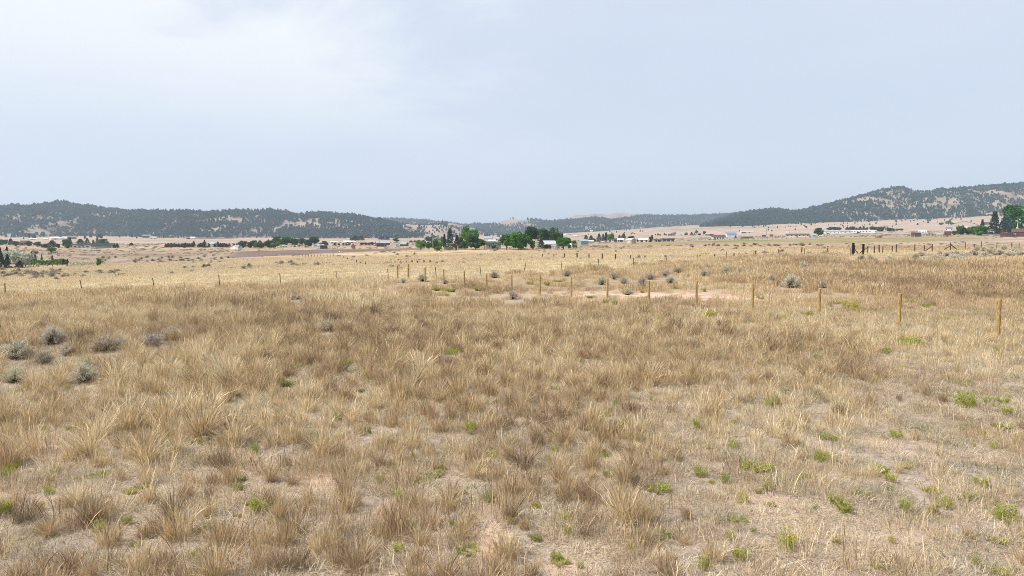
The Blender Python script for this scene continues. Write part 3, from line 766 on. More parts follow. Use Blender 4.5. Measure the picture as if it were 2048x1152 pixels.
# ------------------------------------------------------------------ placing helpers
def hill_hit(hill, px, py):
    u = slopes(px, py)[0]; t = np.linspace(0, 1, 400); X, Y, Z = hill.at(u + 0 * t, t)
    _, q = project(X, Y, Z); i = int(np.argmin(np.abs(q - py))); return float(X[i]), float(Y[i]), float(Z[i])
def mpp(Y): return Y / FPX

# ------------------------------------------------------------------ fences
def round_post(h, r, seed, mat='post'):
    q = random.Random(seed); b = MB()
    k = 9; pts = []; rad = []
    lx, ly = q.uniform(-.012, .012), q.uniform(-.012, .012)
    for i in range(k):
        z = -.35 + (h + .35) * i / (k - 1)
        pts.append((lx * z + q.uniform(-.004, .004), ly * z + q.uniform(-.004, .004), z)); rad.append(r * (1 + q.uniform(-.06, .10)))
    rad[-1] = r * .95; pts.append((pts[-1][0], pts[-1][1], h + .012)); rad.append(r * .78)
    b.tube(pts, rad, 10)
    for _ in range(5):
        z = q.uniform(.15, h - .1); a = q.uniform(0, 6.28); b.tube([(cos(a) * r * .7, sin(a) * r * .7, z), (cos(a) * r * 1.18, sin(a) * r * 1.18, z + .012)], [.02, .009], 5)
    return b
def t_post(h, q):
    b = MB(); b.box(-.02, .02, -.003, .003, -.3, h - .08); b.box(-.004, .004, .0031, .032, -.3, h - .08)
    for i in range(10): b.box(-.012, .012, -.011, -.0031, .12 + i * .11, .145 + i * .11)
    return b
def strand(pts, r=.0022, sag=.02):
    P = []
    for a, b in zip(pts[:-1], pts[1:]):
        for k in range(4):
            f = k / 4; v = Vector(a).lerp(Vector(b), f); v.z -= sag * 4 * f * (1 - f); P.append(v)
    P.append(Vector(pts[-1])); m = MB(); m.tube(P, r, 4); return m

# the near fence of peeled posts
xs = [(18.6 - 2.07 * i, 26 + 3.02 * i) for i in range(-1, 15)]
f = thing('wire_fence', 'wire fence of new peeled wooden posts crossing the field from the right towards the middle', 'fence', (*xs[0], float(H(*xs[0]))))
o0 = Vector(f.location); tops = []
for i, (px_, py_) in enumerate(xs):
    g = float(H(px_, py_)); h_ = 1.50 - (.10 if i > 9 else 0) + random.uniform(-.05, .05)
    rr = .085 if i < 3 else .07
    if i == 15: h_, rr = 1.62, .10
    p = round_post(h_, rr, 40 + i).build('fence_post', M['post'], f, Vector((px_, py_, g)) - o0)
    p.rotation_euler = (random.uniform(-.012, .012), random.uniform(-.015, .015), random.uniform(0, 6))
    tops.append((px_, py_, g))
X_, Y_, Z_ = tops[-1][0] - 1.35, tops[-1][1] + 1.6, 0
g = float(H(X_, Y_)); round_post(1.35, .095, 99).build('fence_post', M['post'], f, Vector((X_, Y_, g)) - o0); tops.append((X_, Y_, g))
for hgt in (.45, .85, 1.25):
    strand([(a - o0.x, b - o0.y - .07, c - o0.z + hgt) for a, b, c in tops]).build('wire', M['wire'], f)

# the fence of steel posts
f = thing('wire_fence', 'sagging wire fence on thin steel posts along the edge of the pale yellow pasture', 'fence', (-34, 54, float(H(-34, 54))))
o0 = Vector(f.location); tops = []
for i in range(-1, 20):
    a, b = -34 + 4.4 * i, 54 + 2.43 * i; g = float(H(a, b)); hh = 1.36 + random.uniform(-.05, .05)
    tp = t_post(hh, random).build('steel_post', M['tpost'], f, Vector((a, b, g)) - o0)
    tp.scale = (1.7, 1.7, 1)
    lean = {0: (.0, -.17), 1: (0, -.12), 2: (0, -.09), 3: (0, -.05), 8: (.05, .24), 7: (0, -.12), 6: (0, -.08), 10: (0, -.08), 9: (0, -.12)}.get(i, (random.uniform(-.03, .03), random.uniform(-.04, .03)))
    tp.rotation_euler = (lean[0], lean[1], 0)
    if i >= 7:
        MB().box(-.024, .024, -.016, .034, hh - .0797, hh + .01).build('white_tip', M['cap'], tp)
    tops.append((a, b, g))
for hgt in (.35, .65, .95, 1.22):
    strand([(a - o0.x, b - o0.y, c - o0.z + hgt) for a, b, c in tops], .0035, .05).build('wire', M['wire'], f)

def px_fence(name, label, spots, h=1.25, r=.07, mat='oldpost', wires=(.4, .8, 1.15), hpx=True, cat='fence', rail=None, wr=.004):
    """posts at spots (px, y_base[, height_px]) of the photograph, set on the ground there; wires or rails between"""
    P = []
    for s in spots:
        X, Y, Z = hit(s[0], s[1]); P.append((X, Y, Z, s[2] * mpp(Y) if len(s) > 2 else h))
    f = thing(name, label, cat, P[0][:3]); o0 = Vector(P[0][:3])
    for k, (X, Y, Z, hh) in enumerate(P):
        p = round_post(hh, r * random.uniform(.85, 1.15), k).build('fence_post', M[mat], f, Vector((X, Y, Z)) - o0)
        p.rotation_euler = (0, random.uniform(-.04, .04), random.uniform(0, 6))
    for w in wires:
        strand([(X - o0.x, Y - o0.y, Z - o0.z + min(w, hh - .05)) for X, Y, Z, hh in P], wr, .03).build('wire', M['wire'], f)
    for w in (rail or ()):
        m = MB(); pts = [(X - o0.x, Y - o0.y - .1, Z - o0.z + w) for X, Y, Z, hh in P]
        for a, b in zip(pts[:-1], pts[1:]): m.tube([a, b], .06, 6)
        m.build('rail', M['greypole'], f)
    return f, P
px_fence('wire_fence', 'old post fence running across the tan rise below the hamlet', [(1085, 515, 7), (1108, 516, 8), (1129, 516, 9), (1154, 517, 11), (1178, 518, 11), (1205, 519, 12), (1231, 520, 11), (1261, 518, 7), (1290, 517, 6), (1330, 516, 5), (1400, 515, 5), (1429, 514, 5), (1468, 514, 7), (1511, 512, 11), (1557, 509, 10), (1603, 508, 13), (1655, 505, 12)], r=.1)
f, P = px_fence('wire_fence', 'weathered fence with dark posts and leaning braces at the back of the right field', [(1709, 508, 17), (1735, 508, 15), (1748, 508, 16), (1758, 507, 17), (1765, 508, 15), (1784, 507, 15), (1792, 505, 16), (1829, 504, 15), (1848, 504, 14), (1864, 505, 17), (1900, 502, 17), (1930, 499, 14), (1948, 499, 10), (1962, 498, 15), (1993, 498, 14), (2023, 498, 13), (2038, 497, 11), (2075, 497, 13)], r=.085)
o0 = Vector(f.location)
def brace(a, b, mat='oldpost', r=.09):
    A = hit(*a[:2]); s = mpp(A[1]); B = hit(b[0], max(a[1], b[1])); p0 = Vector(A) + Vector((0, -.12, a[2] * s)); p1 = Vector((slopes(b[0], 500)[0] * A[1], A[1] - .12, A[2] + b[2] * s))
    m = MB(); m.tube([p0 - o0, p1 - o0], r, 7); m.build('brace', M[mat], f)
brace((1849, 504, 2), (1864, 505, 12)); brace((1866, 505, 13), (1872, 505, 0), 'whitepost'); brace((1900, 502, 13), (1917, 502, 0)); brace((1899, 502, 10), (1887, 502, 3))
# heavy gate assembly
A = hit(1705.5, 510); s_ = mpp(A[1]); gt = thing('gate_posts', 'pair of black heavy timber gate posts with crossed braces at the back fence', 'gate posts', A)
MB().box(-1.9 * s_, 1.9 * s_, -.15, .15, -.4, 24 * s_).build('heavy_post', M['darkpost'], gt)
MB().box(20.5 * s_ - 1.5 * s_, 20.5 * s_ + 1.5 * s_, -.14, .14, -.4, 22 * s_).build('heavy_post', M['darkpost'], gt)
for a, b in (((2, 13), (11, 1.5)), ((11.5, 1.5), (19, 9)), ((22, 10), (29, 15))):
    MB().tube([(a[0] * s_, -.05, a[1] * s_), (b[0] * s_, -.05, b[1] * s_)], .65 * s_, 6).build('brace', M['darkpost'], gt)
MB().tube([(30 * s_, -.3, 0), (32 * s_, -.3, 14 * s_)], .9 * s_, 7).build('pale_stake', M['whitepost'], gt)
px_fence('wire_fence', 'far fence dipping into the valley beside the dark ploughed strip', [(586 + 6.2 * i, 513.5 - .05 * i, 4) for i in range(14)] + [(676, 514, 5), (687, 517, 4), (695, 520, 5), (704, 523, 5), (713, 526, 5), (721, 528, 4), (731, 530, 5)], r=.11, wires=(.8,))
px_fence('wire_fence', 'far line of short posts below the bright green trees', [(790, 527, 4), (801, 527, 4), (813, 526, 4), (824, 526, 5), (835, 526, 4), (848, 526, 5), (860, 526, 5), (873, 525, 3)], r=.12, wires=(.8,))
px_fence('pasture_fence', 'long fence of pale short posts along the far edge of the olive pasture', [(1640 + 5.4 * i, 476.5 - .05 * i, 3.4) for i in range(36)], r=.12, mat='whitepost', wires=(.9,))
px_fence('corral_fence', 'corral of close dark posts right of the small brown shed', [(1843 + 3.1 * i, 472.5, 4.2) for i in range(18)], r=.13, wires=(), rail=(1.0, 1.9))
px_fence('pole_fence', 'low weathered pole fence in front of the hamlet trees', [(880 + 9.2 * i, 500.6 - .02 * i, 3.2) for i in range(26)], r=.09, mat='greypole', wires=(), rail=(.5, .95))
px_fence('rail_fence', 'dark low rail fence in front of the silvery trees at the left edge', [(-8 + 8 * i, 537 - .1 * i, 3.6) for i in range(8)], r=.1, mat='darkpost', wires=(), rail=(.3, .65))
px_fence('wire_fence', 'thin far fence below the dark green hedge on the left', [(58 + 9.5 * i, 534.5 - .28 * i, 4) for i in range(10)] + [(142, 531.5, 8)], r=.09, wires=(.8,))
px_fence('corral_fence', 'brown corral rails beside the open brown shed', [(655 + 3.4 * i, 497.6, 3.3) for i in range(7)], r=.13, mat='oldpost', wires=(), rail=(.7, 1.4))
px_fence('corral_fence', 'rusty brown corral panels right of the two dark sheds', [(1550 + 3.6 * i, 473.4 - .05 * i, 2.6) for i in range(8)], r=.15, mat='oldpost', wires=(), rail=(.8, 1.7))
px_fence('wire_fence', 'far fence on the upper edge of the dark ploughed strip', [(446 + 10 * i, 504.5 - .17 * i, 3.6) for i in range(17)], r=.11, wires=(.9,))
px_fence('wire_fence', 'fine wire fence on the near side of the blue roofed farm', [(1402 + 9.5 * i, 482 - .23 * i, 3.4) for i in range(24)], r=.12, wires=(.9,))

# ------------------------------------------------------------------ buildings
def building(name, label, cat, px0, px1, yt, yb, wf=.6, deep=8.0, rot=0.0, ridge='x', wall='white_siding', roof='grey_metal_roof', feats=(), group=None, on=None, flat=False, slab=False):
    pc = (px0 + px1) / 2
    X, Y, Z = hill_hit(on, pc, yb) if on else hit(pc, yb)
    s = mpp(Y); wtot = (px1 - px0) * s; Ht = (yb - yt) * s; r = radians(rot)
    W = max((wtot - abs(sin(r)) * deep) / max(cos(r), .3), 2.0); He = Ht * wf
    T = thing(name, label, cat, (X, Y + deep * .5, Z - .05), math.atan2(X, Y) * -1 + r, group)
    hw, hd = W / 2, deep / 2; lo = -1.2; wb = MB(); rb = MB(); ov, th = .35, .18
    if flat:
        wb.box(-hw, hw, -hd, hd, lo, Ht - .2); rb.prism([(-hd - ov, Ht - .195), (-hd - ov, Ht - .02), (hd + ov, Ht + .12), (hd + ov, Ht - .03)], -hw - ov, hw + ov)
        rb.V = [(y, x, z) for x, y, z in rb.V]
    elif ridge == 'x':
        wb.prism([(-hd, lo), (hd, lo), (hd, He), (0, Ht - .22), (-hd, He)], -hw, hw); wb.V = [(y, x, z) for x, y, z in wb.V]
        sl = (Ht - .2 - He) / hd
        for sg in (-1, 1):
            k = len(rb.V); rb.prism([(sg * (hd + ov), He - sl * ov + .01), (sg * (hd + ov), He - sl * ov + th), (0, Ht), (0, Ht - th + .0)], -hw - ov, hw + ov)
            rb.V[k:] = [(y, x, z) for x, y, z in rb.V[k:]]
    else:
        wb.prism([(-hw, lo), (hw, lo), (hw, He), (0, Ht - .22), (-hw, He)], -hd, hd); sl = (Ht - .2 - He) / hw
        for sg in (-1, 1):
            rb.prism([(sg * (hw + ov), He - sl * ov + .01), (sg * (hw + ov), He - sl * ov + th), (0, Ht), (0, Ht - th)], -hd - ov, hd + ov)
    for m_ in (wb, rb):
        pass
    wb.build('wall', M[wall], T); rb.build('roof', M[roof], T)
    for ft in feats:
        kd, fx, z0, w, h = ft[:5]; side = ft[5] if len(ft) > 5 else 'f'; mt = ft[6] if len(ft) > 6 else None
        if side == 'f': cx = -hw + fx * W; bx = (cx - w / 2, cx + w / 2); by = (-hd - (.12 if kd == 'w' else .06), -hd - (.063 if kd == 'w' else .003))
        elif side == 'r': by = (-hd + fx * deep - w / 2, -hd + fx * deep + w / 2); bx = (hw + .003, hw + .06)
        else: by = (-hd + fx * deep - w / 2, -hd + fx * deep + w / 2); bx = (-hw - .06, -hw - .003)
        if kd == 'w':
            fr = MB().box(*bx, *by, z0, z0 + h).build('window', M['white_siding' if 'white' not in wall else 'grey_siding'], T)
            e = .12
            if side == 'f': MB().box(bx[0] + e, bx[1] - e, by[0] - .02, by[0] - .001, z0 + e, z0 + h - e).build('pane', M['glass'], fr)
            elif side == 'r': MB().box(bx[1] + .001, bx[1] + .02, by[0] + e, by[1] - e, z0 + e, z0 + h - e).build('pane', M['glass'], fr)
            else: MB().box(bx[0] - .02, bx[0] - .001, by[0] + e, by[1] - e, z0 + e, z0 + h - e).build('pane', M['glass'], fr)
        elif kd == 'd': MB().box(*bx, *by, z0, z0 + h).build('door', M[mt or 'white_siding'], T)
        elif kd == 'o': MB().box(*bx, *by, z0, z0 + h).build('bay_shade_panel', M['dark_siding_bay_shade'], T)  # dark panel on the solid wall, standing in for shade inside an opening
        elif kd == 'c': MB().box(cx - w / 2, cx + w / 2, -.4, .4, He, Ht + h).build('chimney', M[mt or 'concrete'], T)
        elif kd == 'p':      # porch: roof on posts in front
            MB().prism([(-hd - z0, He - .5), (-hd - z0, He - .35), (-hd - .004, He + .05), (-hd - .004, He - .1)], cx - w / 2, cx + w / 2)
            pm_ = MB(); pm_.prism([(-hd - z0, He - .5), (-hd - z0, He - .35), (-hd - .004, He + .02), (-hd - .004, He - .13)], cx - w / 2, cx + w / 2); pm_.V = [(y, x, z) for x, y, z in pm_.V]
            pm_.build('porch_roof', M[roof], T)
            n_ = max(2, int(w / 3)); 
            for k in range(n_ + 1):
                q = cx - w / 2 + .15 + (w - .3) * k / n_; MB().box(q - .07, q + .07, -hd - z0 + .1, -hd - z0 + .24, -.8, He - .46).build('porch_post', M['white_siding'], T)
    return T
def win_row(n, z=1.0, w=1.2, h=1.2, a=.1, b=.9): return [('w', a + (b - a) * k / max(n - 1, 1), z, w, h) for k in range(n)]
R_ = 'farmstead far across the plain'
# left side
building('white_barn', 'large white metal barn at the foot of the hill on the left', 'barn', 97, 114, 474.5, 479.5, .6, 12, 10, 'x', 'white_siding', 'white_metal_roof', [('d', .5, 0, 4, 3, 'f', 'grey_siding')])
building('white_shed', 'white shed left of the white barn, half behind pines', 'shed', 58, 69, 476, 480, .6, 8, 0, 'x', 'white_siding', 'white_metal_roof', [('d', .4, 0, 3, 2.5, 'f', 'grey_siding')])
building('white_shed', 'small white shed just left of the large white barn', 'shed', 85, 94, 477, 480, .6, 6, -8, 'x', 'white_siding', 'white_metal_roof')
building('long_white_shed', 'low pale shed just right of the large white barn', 'shed', 118, 131, 475, 478.7, .55, 8, 5, 'x', 'cream_siding', 'white_metal_roof', [('o', .3, 0, 3, 2)])
building('brown_house', 'brown house behind the white sheds at the foot of the left hill', 'house', 133, 149, 473, 477.8, .5, 9, 0, 'x', 'brown_siding', 'brown_shingle', win_row(3))
building('brown_house', 'brown house with white porch among pines near the left edge', 'house', 35, 54, 481, 491, .5, 11, -12, 'x', 'brown_siding', 'brown_shingle', win_row(3, 1.2) + [('p', .5, 2.5, 8, 0), ('d', .55, 0, 2.5, 2.4)])
T = building('ranch_house', 'long grey ranch house with dark green roof, left of the isolated white camper', 'house', 142, 178, 487.5, 496.5, .5, 11, 0, 'x', 'grey_siding', 'green_shingle', [('d', .13, 0, 5.2, 2.9), ('d', .70, 0, 5.2, 2.9), ('w', .13, .8, 2.2, 1.7, 'f'), ('w', .70, .8, 2.2, 1.7), ('d', .42, 0, 1.6, 2.2), ('c', .5, 0, 1, .5)])
for fx in (143, 158.5):
    pass
building('garage_wing', 'dark roofed grey workshop with a white door joined to the ranch house', 'garage', 177, 221, 486.5, 497, .48, 12, 4, 'x', 'grey_siding', 'dark_shingle', [('d', .84, 0, 1.6, 2.8), ('w', .32, 1, 1.2, 1.6), ('d', .1, 0, 3.5, 1.2)])
building('hillside_house', 'dark long house on a clearing high on the left hill', 'house', 130, 152, 446.5, 451, .5, 9, 0, 'x', 'brown_siding', 'dark_shingle', win_row(4), on=h_left)
building('lean_to_shed', 'weathered little tan shed in the dry grass behind the silvery trees', 'shed', 60, 72, 502, 508, .45, 4, 20, 'x', 'tan_siding', 'brown_shingle', [('o', .5, 0, 1.2, 1.6)])
building('purple_barn', 'dark purple brown barn on the slope below the forest, far left', 'barn', 284, 299, 469.5, 475.5, .7, 10, 0, 'x', 'brown_siding', 'grey_metal_roof', [('o', .5, 0, 3, 3)])
building('white_shed', 'low white shed right of the dark purple barn', 'shed', 299, 311, 473.5, 477.5, .6, 6, 0, 'x', 'white_siding', 'white_metal_roof', [('o', .25, 0, 2, 1.8), ('o', .7, 0, 2, 1.8)])
building('white_house', 'small white house with brown side building left of the dark mound', 'house', 378, 389, 473.5, 478, .55, 9, -10, 'x', 'white_siding', 'white_metal_roof', win_row(3))
building('brown_shed', 'brown shed touching the left end of the small white house', 'shed', 372, 379, 475, 478.3, .6, 6, 0, 'x', 'red_siding', 'brown_shingle')
building('stable', 'very low long brown stable on the pale plain', 'stable', 421, 434, 475, 477.4, .6, 6, 0, 'x', 'brown_siding', 'brown_shingle', [('o', .3, 0, 2, 1.6), ('o', .7, 0, 2, 1.6)])
building('green_roofed_house', 'wide pale house with grey green roof at the forest edge', 'house', 460, 477, 466, 471.5, .45, 12, 0, 'x', 'tan_siding', 'green_shingle', win_row(4))
building('dark_house', 'dark blue house with gables at the forest edge', 'house', 483, 506, 465.5, 472, .5, 12, 6, 'x', 'blue_siding', 'dark_shingle', win_row(5) + [('c', .4, 0, 1, 1)])
building('blue_roofed_house', 'small house with a blue and white roof among the row of pines', 'house', 415, 428, 484.5, 491.5, .5, 10, -15, 'x', 'white_siding', 'blue_metal_roof', win_row(2))
building('metal_barn', 'cream metal barn with pale blue roof in front of the dark green trees', 'barn', 455, 476, 490.5, 499, .62, 12, 28, 'x', 'cream_siding', 'blue_metal_roof', [('w', .5, 1.4, 1.5, 1.5, 'f'), ('d', .5, 0, 3.4, 3, 'l', 'white_siding')])
building('blue_shed', 'little blue shed in the gap of the green tree belt', 'shed', 564, 572, 490.5, 495, .55, 5, 0, 'x', 'blue_siding', 'blue_metal_roof', [('d', .5, 0, 1.6, 2)])
building('white_shed', 'little white shed at the right of the small blue shed', 'shed', 585, 591, 489.8, 494, .55, 5, 0, 'x', 'white_siding', 'white_metal_roof', [('o', .5, 0, 1.6, 1.6)])
building('blue_shed', 'blue and white shed at the right end of the green tree belt', 'shed', 623, 632, 488.8, 493.5, .55, 6, 10, 'x', 'white_siding', 'deep_blue_roof', [('d', .5, 0, 1.6, 2)])
building('white_shed', 'white shed with silver roof behind the open brown shed', 'shed', 633, 646, 488.5, 494.5, .5, 6, 0, 'x', 'white_siding', 'grey_metal_roof')
building('loafing_shed', 'open fronted dark brown shed above the ploughed strip', 'shed', 639, 653, 490.5, 498, .8, 5, 0, 'x', 'brown_siding', 'grey_metal_roof', [('o', .5, 0, 4.6, 2.6)], flat=True)
building('white_house', 'white roofed building with dark arches on the plain, left of the red barn', 'house', 659, 674, 482.5, 487, .5, 9, 0, 'x', 'white_siding', 'white_metal_roof', [('o', .3, 0, 3, 2), ('o', .7, 0, 3, 2)])
building('long_white_barn', 'long white building with two roof levels left of the red barn', 'barn', 685, 697, 481.5, 486.5, .5, 12, 0, 'x', 'white_siding', 'white_metal_roof', [('o', .7, 0, 2.5, 2)])
building('long_white_shed', 'lower white shed adjoining the long white building', 'shed', 697, 710, 482.3, 486, .5, 9, 0, 'x', 'cream_siding', 'white_metal_roof', [('o', .5, 0, 2.5, 1.6)])
building('red_barn', 'large dark red barn with a grey metal roof beside parked white campers', 'barn', 747, 777, 482, 493.5, .62, 14, 8, 'x', 'red_siding', 'grey_metal_roof', [('o', .12, 0, 3, 3), ('o', .42, 0, 3.4, 3), ('d', .27, 0, 2.4, 3, 'f', 'brown_siding'), ('w', .6, 2.2, 1.4, 1.2), ('w', .2, 4.2, 1.2, 1), ('o', .75, 0, 3, 3)])
building('workshop', 'dark workshop with grey blue roof right of the red barn', 'workshop', 798, 815, 484, 492.5, .45, 12, -14, 'x', 'brown_siding', 'grey_metal_roof', [('o', .3, 0, 3, 2.4), ('w', .75, 1.2, 1.4, 1.2)])
building('white_house', 'white roof peeping out above the bright green trees', 'house', 851, 863, 483.5, 488.5, .5, 8, 0, 'x', 'white_siding', 'white_metal_roof', win_row(2))
# hamlet in the middle
building('hamlet_house', 'grey green house with dark gabled roof between the big round trees', 'house', 968, 1001, 484.5, 498.5, .66, 10, 6, 'x', 'grey_siding', 'green_shingle', [('w', .24, 1.1, 1.2, 1.9), ('w', .75, 1.3, 1.6, 1.3), ('d', .55, 0, 1.1, 2.1)])
building('house_gable', 'front gable wing of the grey green house between the round trees', 'house wing', 982, 999, 484.8, 499, .6, 4, 0, 'y', 'grey_siding', 'dark_shingle', [('w', .5, 1.3, 1.5, 1.4)])
building('white_house', 'white house with blue grey roof far behind the hamlet', 'house', 968, 985, 472.5, 480.5, .5, 11, -8, 'x', 'white_siding', 'grey_metal_roof', win_row(3) + [('c', .5, 0, 1, .6)])
building('white_house', 'smaller white house at the left edge of the round green tree', 'house', 992, 1003, 474, 481, .5, 9, 0, 'x', 'white_siding', 'grey_metal_roof', win_row(2))
building('white_house', 'pale flat roofed house just behind the grey green house', 'house', 976, 991, 479.5, 484.8, .6, 9, 0, 'x', 'white_siding', 'white_metal_roof', win_row(3))
building('pink_barn', 'pinkish brown barn with white metal roof and white garage door', 'barn', 1083, 1115, 481, 497.6, .60, 10.5, -38, 'y', 'pink_siding', 'white_metal_roof', [('d', .40, 0, 2.6, 2.7, 'f'), ('d', .9, 0, .7, 2.5, 'f'), ('o', .45, 0, 3, 2.6, 'r')])
building('white_shed', 'small white shed under the green tree right of the pink barn', 'shed', 1106, 1113, 490, 497.6, .85, 4, -20, 'x', 'white_siding', 'white_metal_roof', [('d', .5, 0, 1.1, 1.9, 'f', 'grey_siding')])
building('white_shed', 'low white shed with brown end right of the pink barn', 'shed', 1129, 1142, 484, 497, .6, 5, 0, 'x', 'cream_siding', 'white_metal_roof', [('o', .8, 0, 1.6, 2.2)])
building('green_shed', 'pale green metal shed standing alone right of the hamlet', 'shed', 1156, 1178, 479, 489.4, .68, 7, 20, 'x', 'green_siding', 'grey_metal_roof', [('d', .35, 0, 1.0, 2.0, 'f', 'green_siding')])
building('white_shed', 'tiny white shed right of the pale green metal shed', 'shed', 1178, 1187, 480.5, 485, .6, 5, 0, 'x', 'white_siding', 'white_metal_roof')
building('white_house', 'white house with brown gable right of the grey green round tree', 'house', 1223, 1235, 476.5, 484, .6, 8, 0, 'x', 'white_siding', 'brown_shingle', [('w', .3, 1, 1.2, 1.2), ('o', .75, 0, 3, 2.4)])
building('white_house', 'white house with open porch left of the pale tan shed', 'house', 1236, 1250, 476.5, 484, .62, 8, -8, 'x', 'white_siding', 'white_metal_roof', [('o', .2, 0, 1.6, 2.2), ('o', .65, 0, 3, 2.2)])
building('tan_shed', 'pale tan storage shed with white roof trim at the pasture edge', 'shed', 1254.5, 1273, 477, 487.2, .78, 5, -38, 'x', 'tan_siding', 'white_metal_roof', [('d', .5, .1, 1.2, 2, 'f', 'cream_siding')])
building('white_roofed_house', 'white roofed house with dark carport beside a leaning pine', 'house', 1279, 1297, 476, 484.5, .55, 9, 0, 'x', 'cream_siding', 'white_metal_roof', [('o', .35, 0, 2.4, 2.4), ('o', .85, 0, 1.6, 2), ('d', .6, 0, 1.2, 2.1)])
building('pale_stable', 'pinkish grey stable left of the long dark shed', 'stable', 1309, 1326, 478, 483.8, .7, 7, 0, 'x', 'tan_siding', 'brown_shingle', [('o', .3, 0, 1.6, 2), ('o', .65, 0, 2.6, 2)])
building('dark_long_shed', 'long low dark open shed with brown end', 'shed', 1327, 1350, 477, 483.2, .7, 7, 0, 'x', 'tan_siding', 'dark_shingle', [('o', .18, 0, 3, 2), ('o', .5, 0, 2.8, 2), ('o', .85, 0, 2.4, 2)])
building('white_house', 'small white cabin on the plain in front of the pines', 'house', 1351, 1363, 467.8, 471.6, .5, 8, 0, 'x', 'white_siding', 'grey_metal_roof', win_row(2))
# right middle
building('grey_barn', 'blue grey metal barn behind the brown roofed stable', 'barn', 1413, 1430, 466, 472, .65, 12, 0, 'x', 'blue_siding', 'grey_metal_roof', [('o', .7, 0, 4, 2.6)])
building('brown_roofed_stable', 'long white walled stable with dark brown roof', 'stable', 1426, 1453, 470, 478.4, .5, 10, 6, 'x', 'white_siding', 'brown_shingle', [('o', .2, 0, 1.6, 2), ('o', .4, 0, 1.6, 2), ('o', .6, 0, 1.6, 2), ('o', .8, 0, 1.6, 2)])
building('blue_roofed_barn', 'white barn with a bright blue roof', 'barn', 1453, 1476, 464.8, 474.5, .55, 14, 14, 'x', 'white_siding', 'deep_blue_roof', [('d', .3, 0, 3, 3, 'f', 'cream_siding')])
building('teal_roofed_barn', 'long white barn with pale teal roof on the slope', 'barn', 1482, 1508, 461.8, 467, .5, 12, 8, 'x', 'white_siding', 'blue_metal_roof', [('o', .25, 0, 7, 2), ('o', .7, 0, 2, 2)])
building('dark_shed', 'small black open shed below the utility pole', 'shed', 1526, 1533, 470, 473.2, .8, 6, 0, 'x', 'dark_siding_bay_shade', 'dark_shingle', [('o', .5, 0, 2, 1.5)], flat=True)
building('dark_shed', 'small dark shed at the left end of the rusty corral', 'shed', 1541, 1548, 469, 472.4, .8, 6, 0, 'x', 'brown_siding', 'dark_shingle', [('o', .5, 0, 2, 1.5)], flat=True)
building('white_house', 'tiny white building alone high on the pale slope', 'house', 1571, 1581, 463.8, 466.4, .55, 8, 0, 'x', 'white_siding', 'white_metal_roof', win_row(2))
building('ranch_house', 'cream ranch house with low brown roof in front of the round tree', 'house', 1578, 1621, 467, 474.5, .6, 12, 0, 'x', 'cream_siding', 'brown_shingle', win_row(6, 1.2, 1.6, 1.4, .08, .94) + [('d', .48, 0, 1.2, 2.3, 'f', 'brown_siding')])
building('grey_garage', 'grey garage under the large round tree', 'garage', 1620, 1634, 467, 474, .62, 9, 0, 'x', 'grey_siding', 'grey_metal_roof', [('d', .4, 0, 3, 2.4)])
MH = 'white mobile homes in a row on the right'
building('mobile_home', 'long white mobile home next to the round tree, leftmost of the row', 'mobile home', 1646, 1681, 460, 467, .68, 7, 0, 'x', 'white_siding', 'grey_metal_roof', win_row(5, 1.3, 1.2, 1.0) + [('d', .5, .2, 1, 2, 'f', 'cream_siding')], MH)
building('mobile_home', 'white mobile home with grey roof, second of the row from the round tree', 'mobile home', 1682, 1703, 460, 467, .62, 7, 6, 'x', 'white_siding', 'grey_metal_roof', win_row(3, 1.3, 1.2, 1.0), MH)
building('mobile_home', 'brightest and longest white mobile home with a row of small windows', 'mobile home', 1706, 1741, 459.8, 466.2, .8, 7, 0, 'x', 'white_siding', 'white_metal_roof', win_row(7, 1.6, 1.3, 1.1, .06, .94), MH)
building('mobile_home', 'short white mobile home at the right end of the row', 'mobile home', 1742, 1755.5, 459.8, 466, .8, 7, -10, 'x', 'white_siding', 'white_metal_roof', win_row(2, 1.5, 1.2, 1.0), MH)
building('brown_shed', 'small brown shed with black open bay at the edge of the olive pasture', 'shed', 1826, 1842, 465.3, 473.6, .92, 4, 0, 'x', 'brown_siding', 'brown_shingle', [('o', .75, 0, 4, 3.2)], flat=True)
building('blue_white_house', 'little white and blue house behind the red shed', 'house', 1896, 1907, 453.5, 461, .55, 8, 0, 'x', 'white_siding', 'deep_blue_roof', win_row(2))
building('red_shed', 'small dark red shed with white roof left of the big bushes', 'shed', 1893, 1905, 462, 471, .78, 5, 0, 'x', 'red_siding', 'white_metal_roof', [('o', .3, 0, 2, 2)], flat=True)
building('white_gable_barn', 'wide pale barn with low brown edged gable roof on the rise behind the bushes', 'barn', 1912, 1956, 442, 456, .5, 16, -6, 'y', 'tan_siding', 'brown_shingle', [('w', .3, 3.5, 2, 1.5), ('d', .6, 0, 4, 4, 'f', 'cream_siding')])
building('white_house', 'white house with brown roof left of the tall spruce', 'house', 1967, 1984, 444, 456, .55, 9, 0, 'x', 'white_siding', 'brown_shingle', win_row(3, 2.2))
building('red_shed', 'low rusty red shed with black doorway below the blue spruce', 'shed', 2007, 2027, 465.2, 473.6, .8, 5, 0, 'x', 'red_siding', 'red_siding', [('o', .65, 0, 3.4, 2.6)])
building('red_house', 'dark red building cut by the right edge of the photo', 'house', 2037, 2066, 457, 473, .55, 10, 0, 'x', 'red_siding', 'brown_shingle', [('w', .15, 1.2, 1.2, 1.2), ('o', .35, 0, 2, 2)])
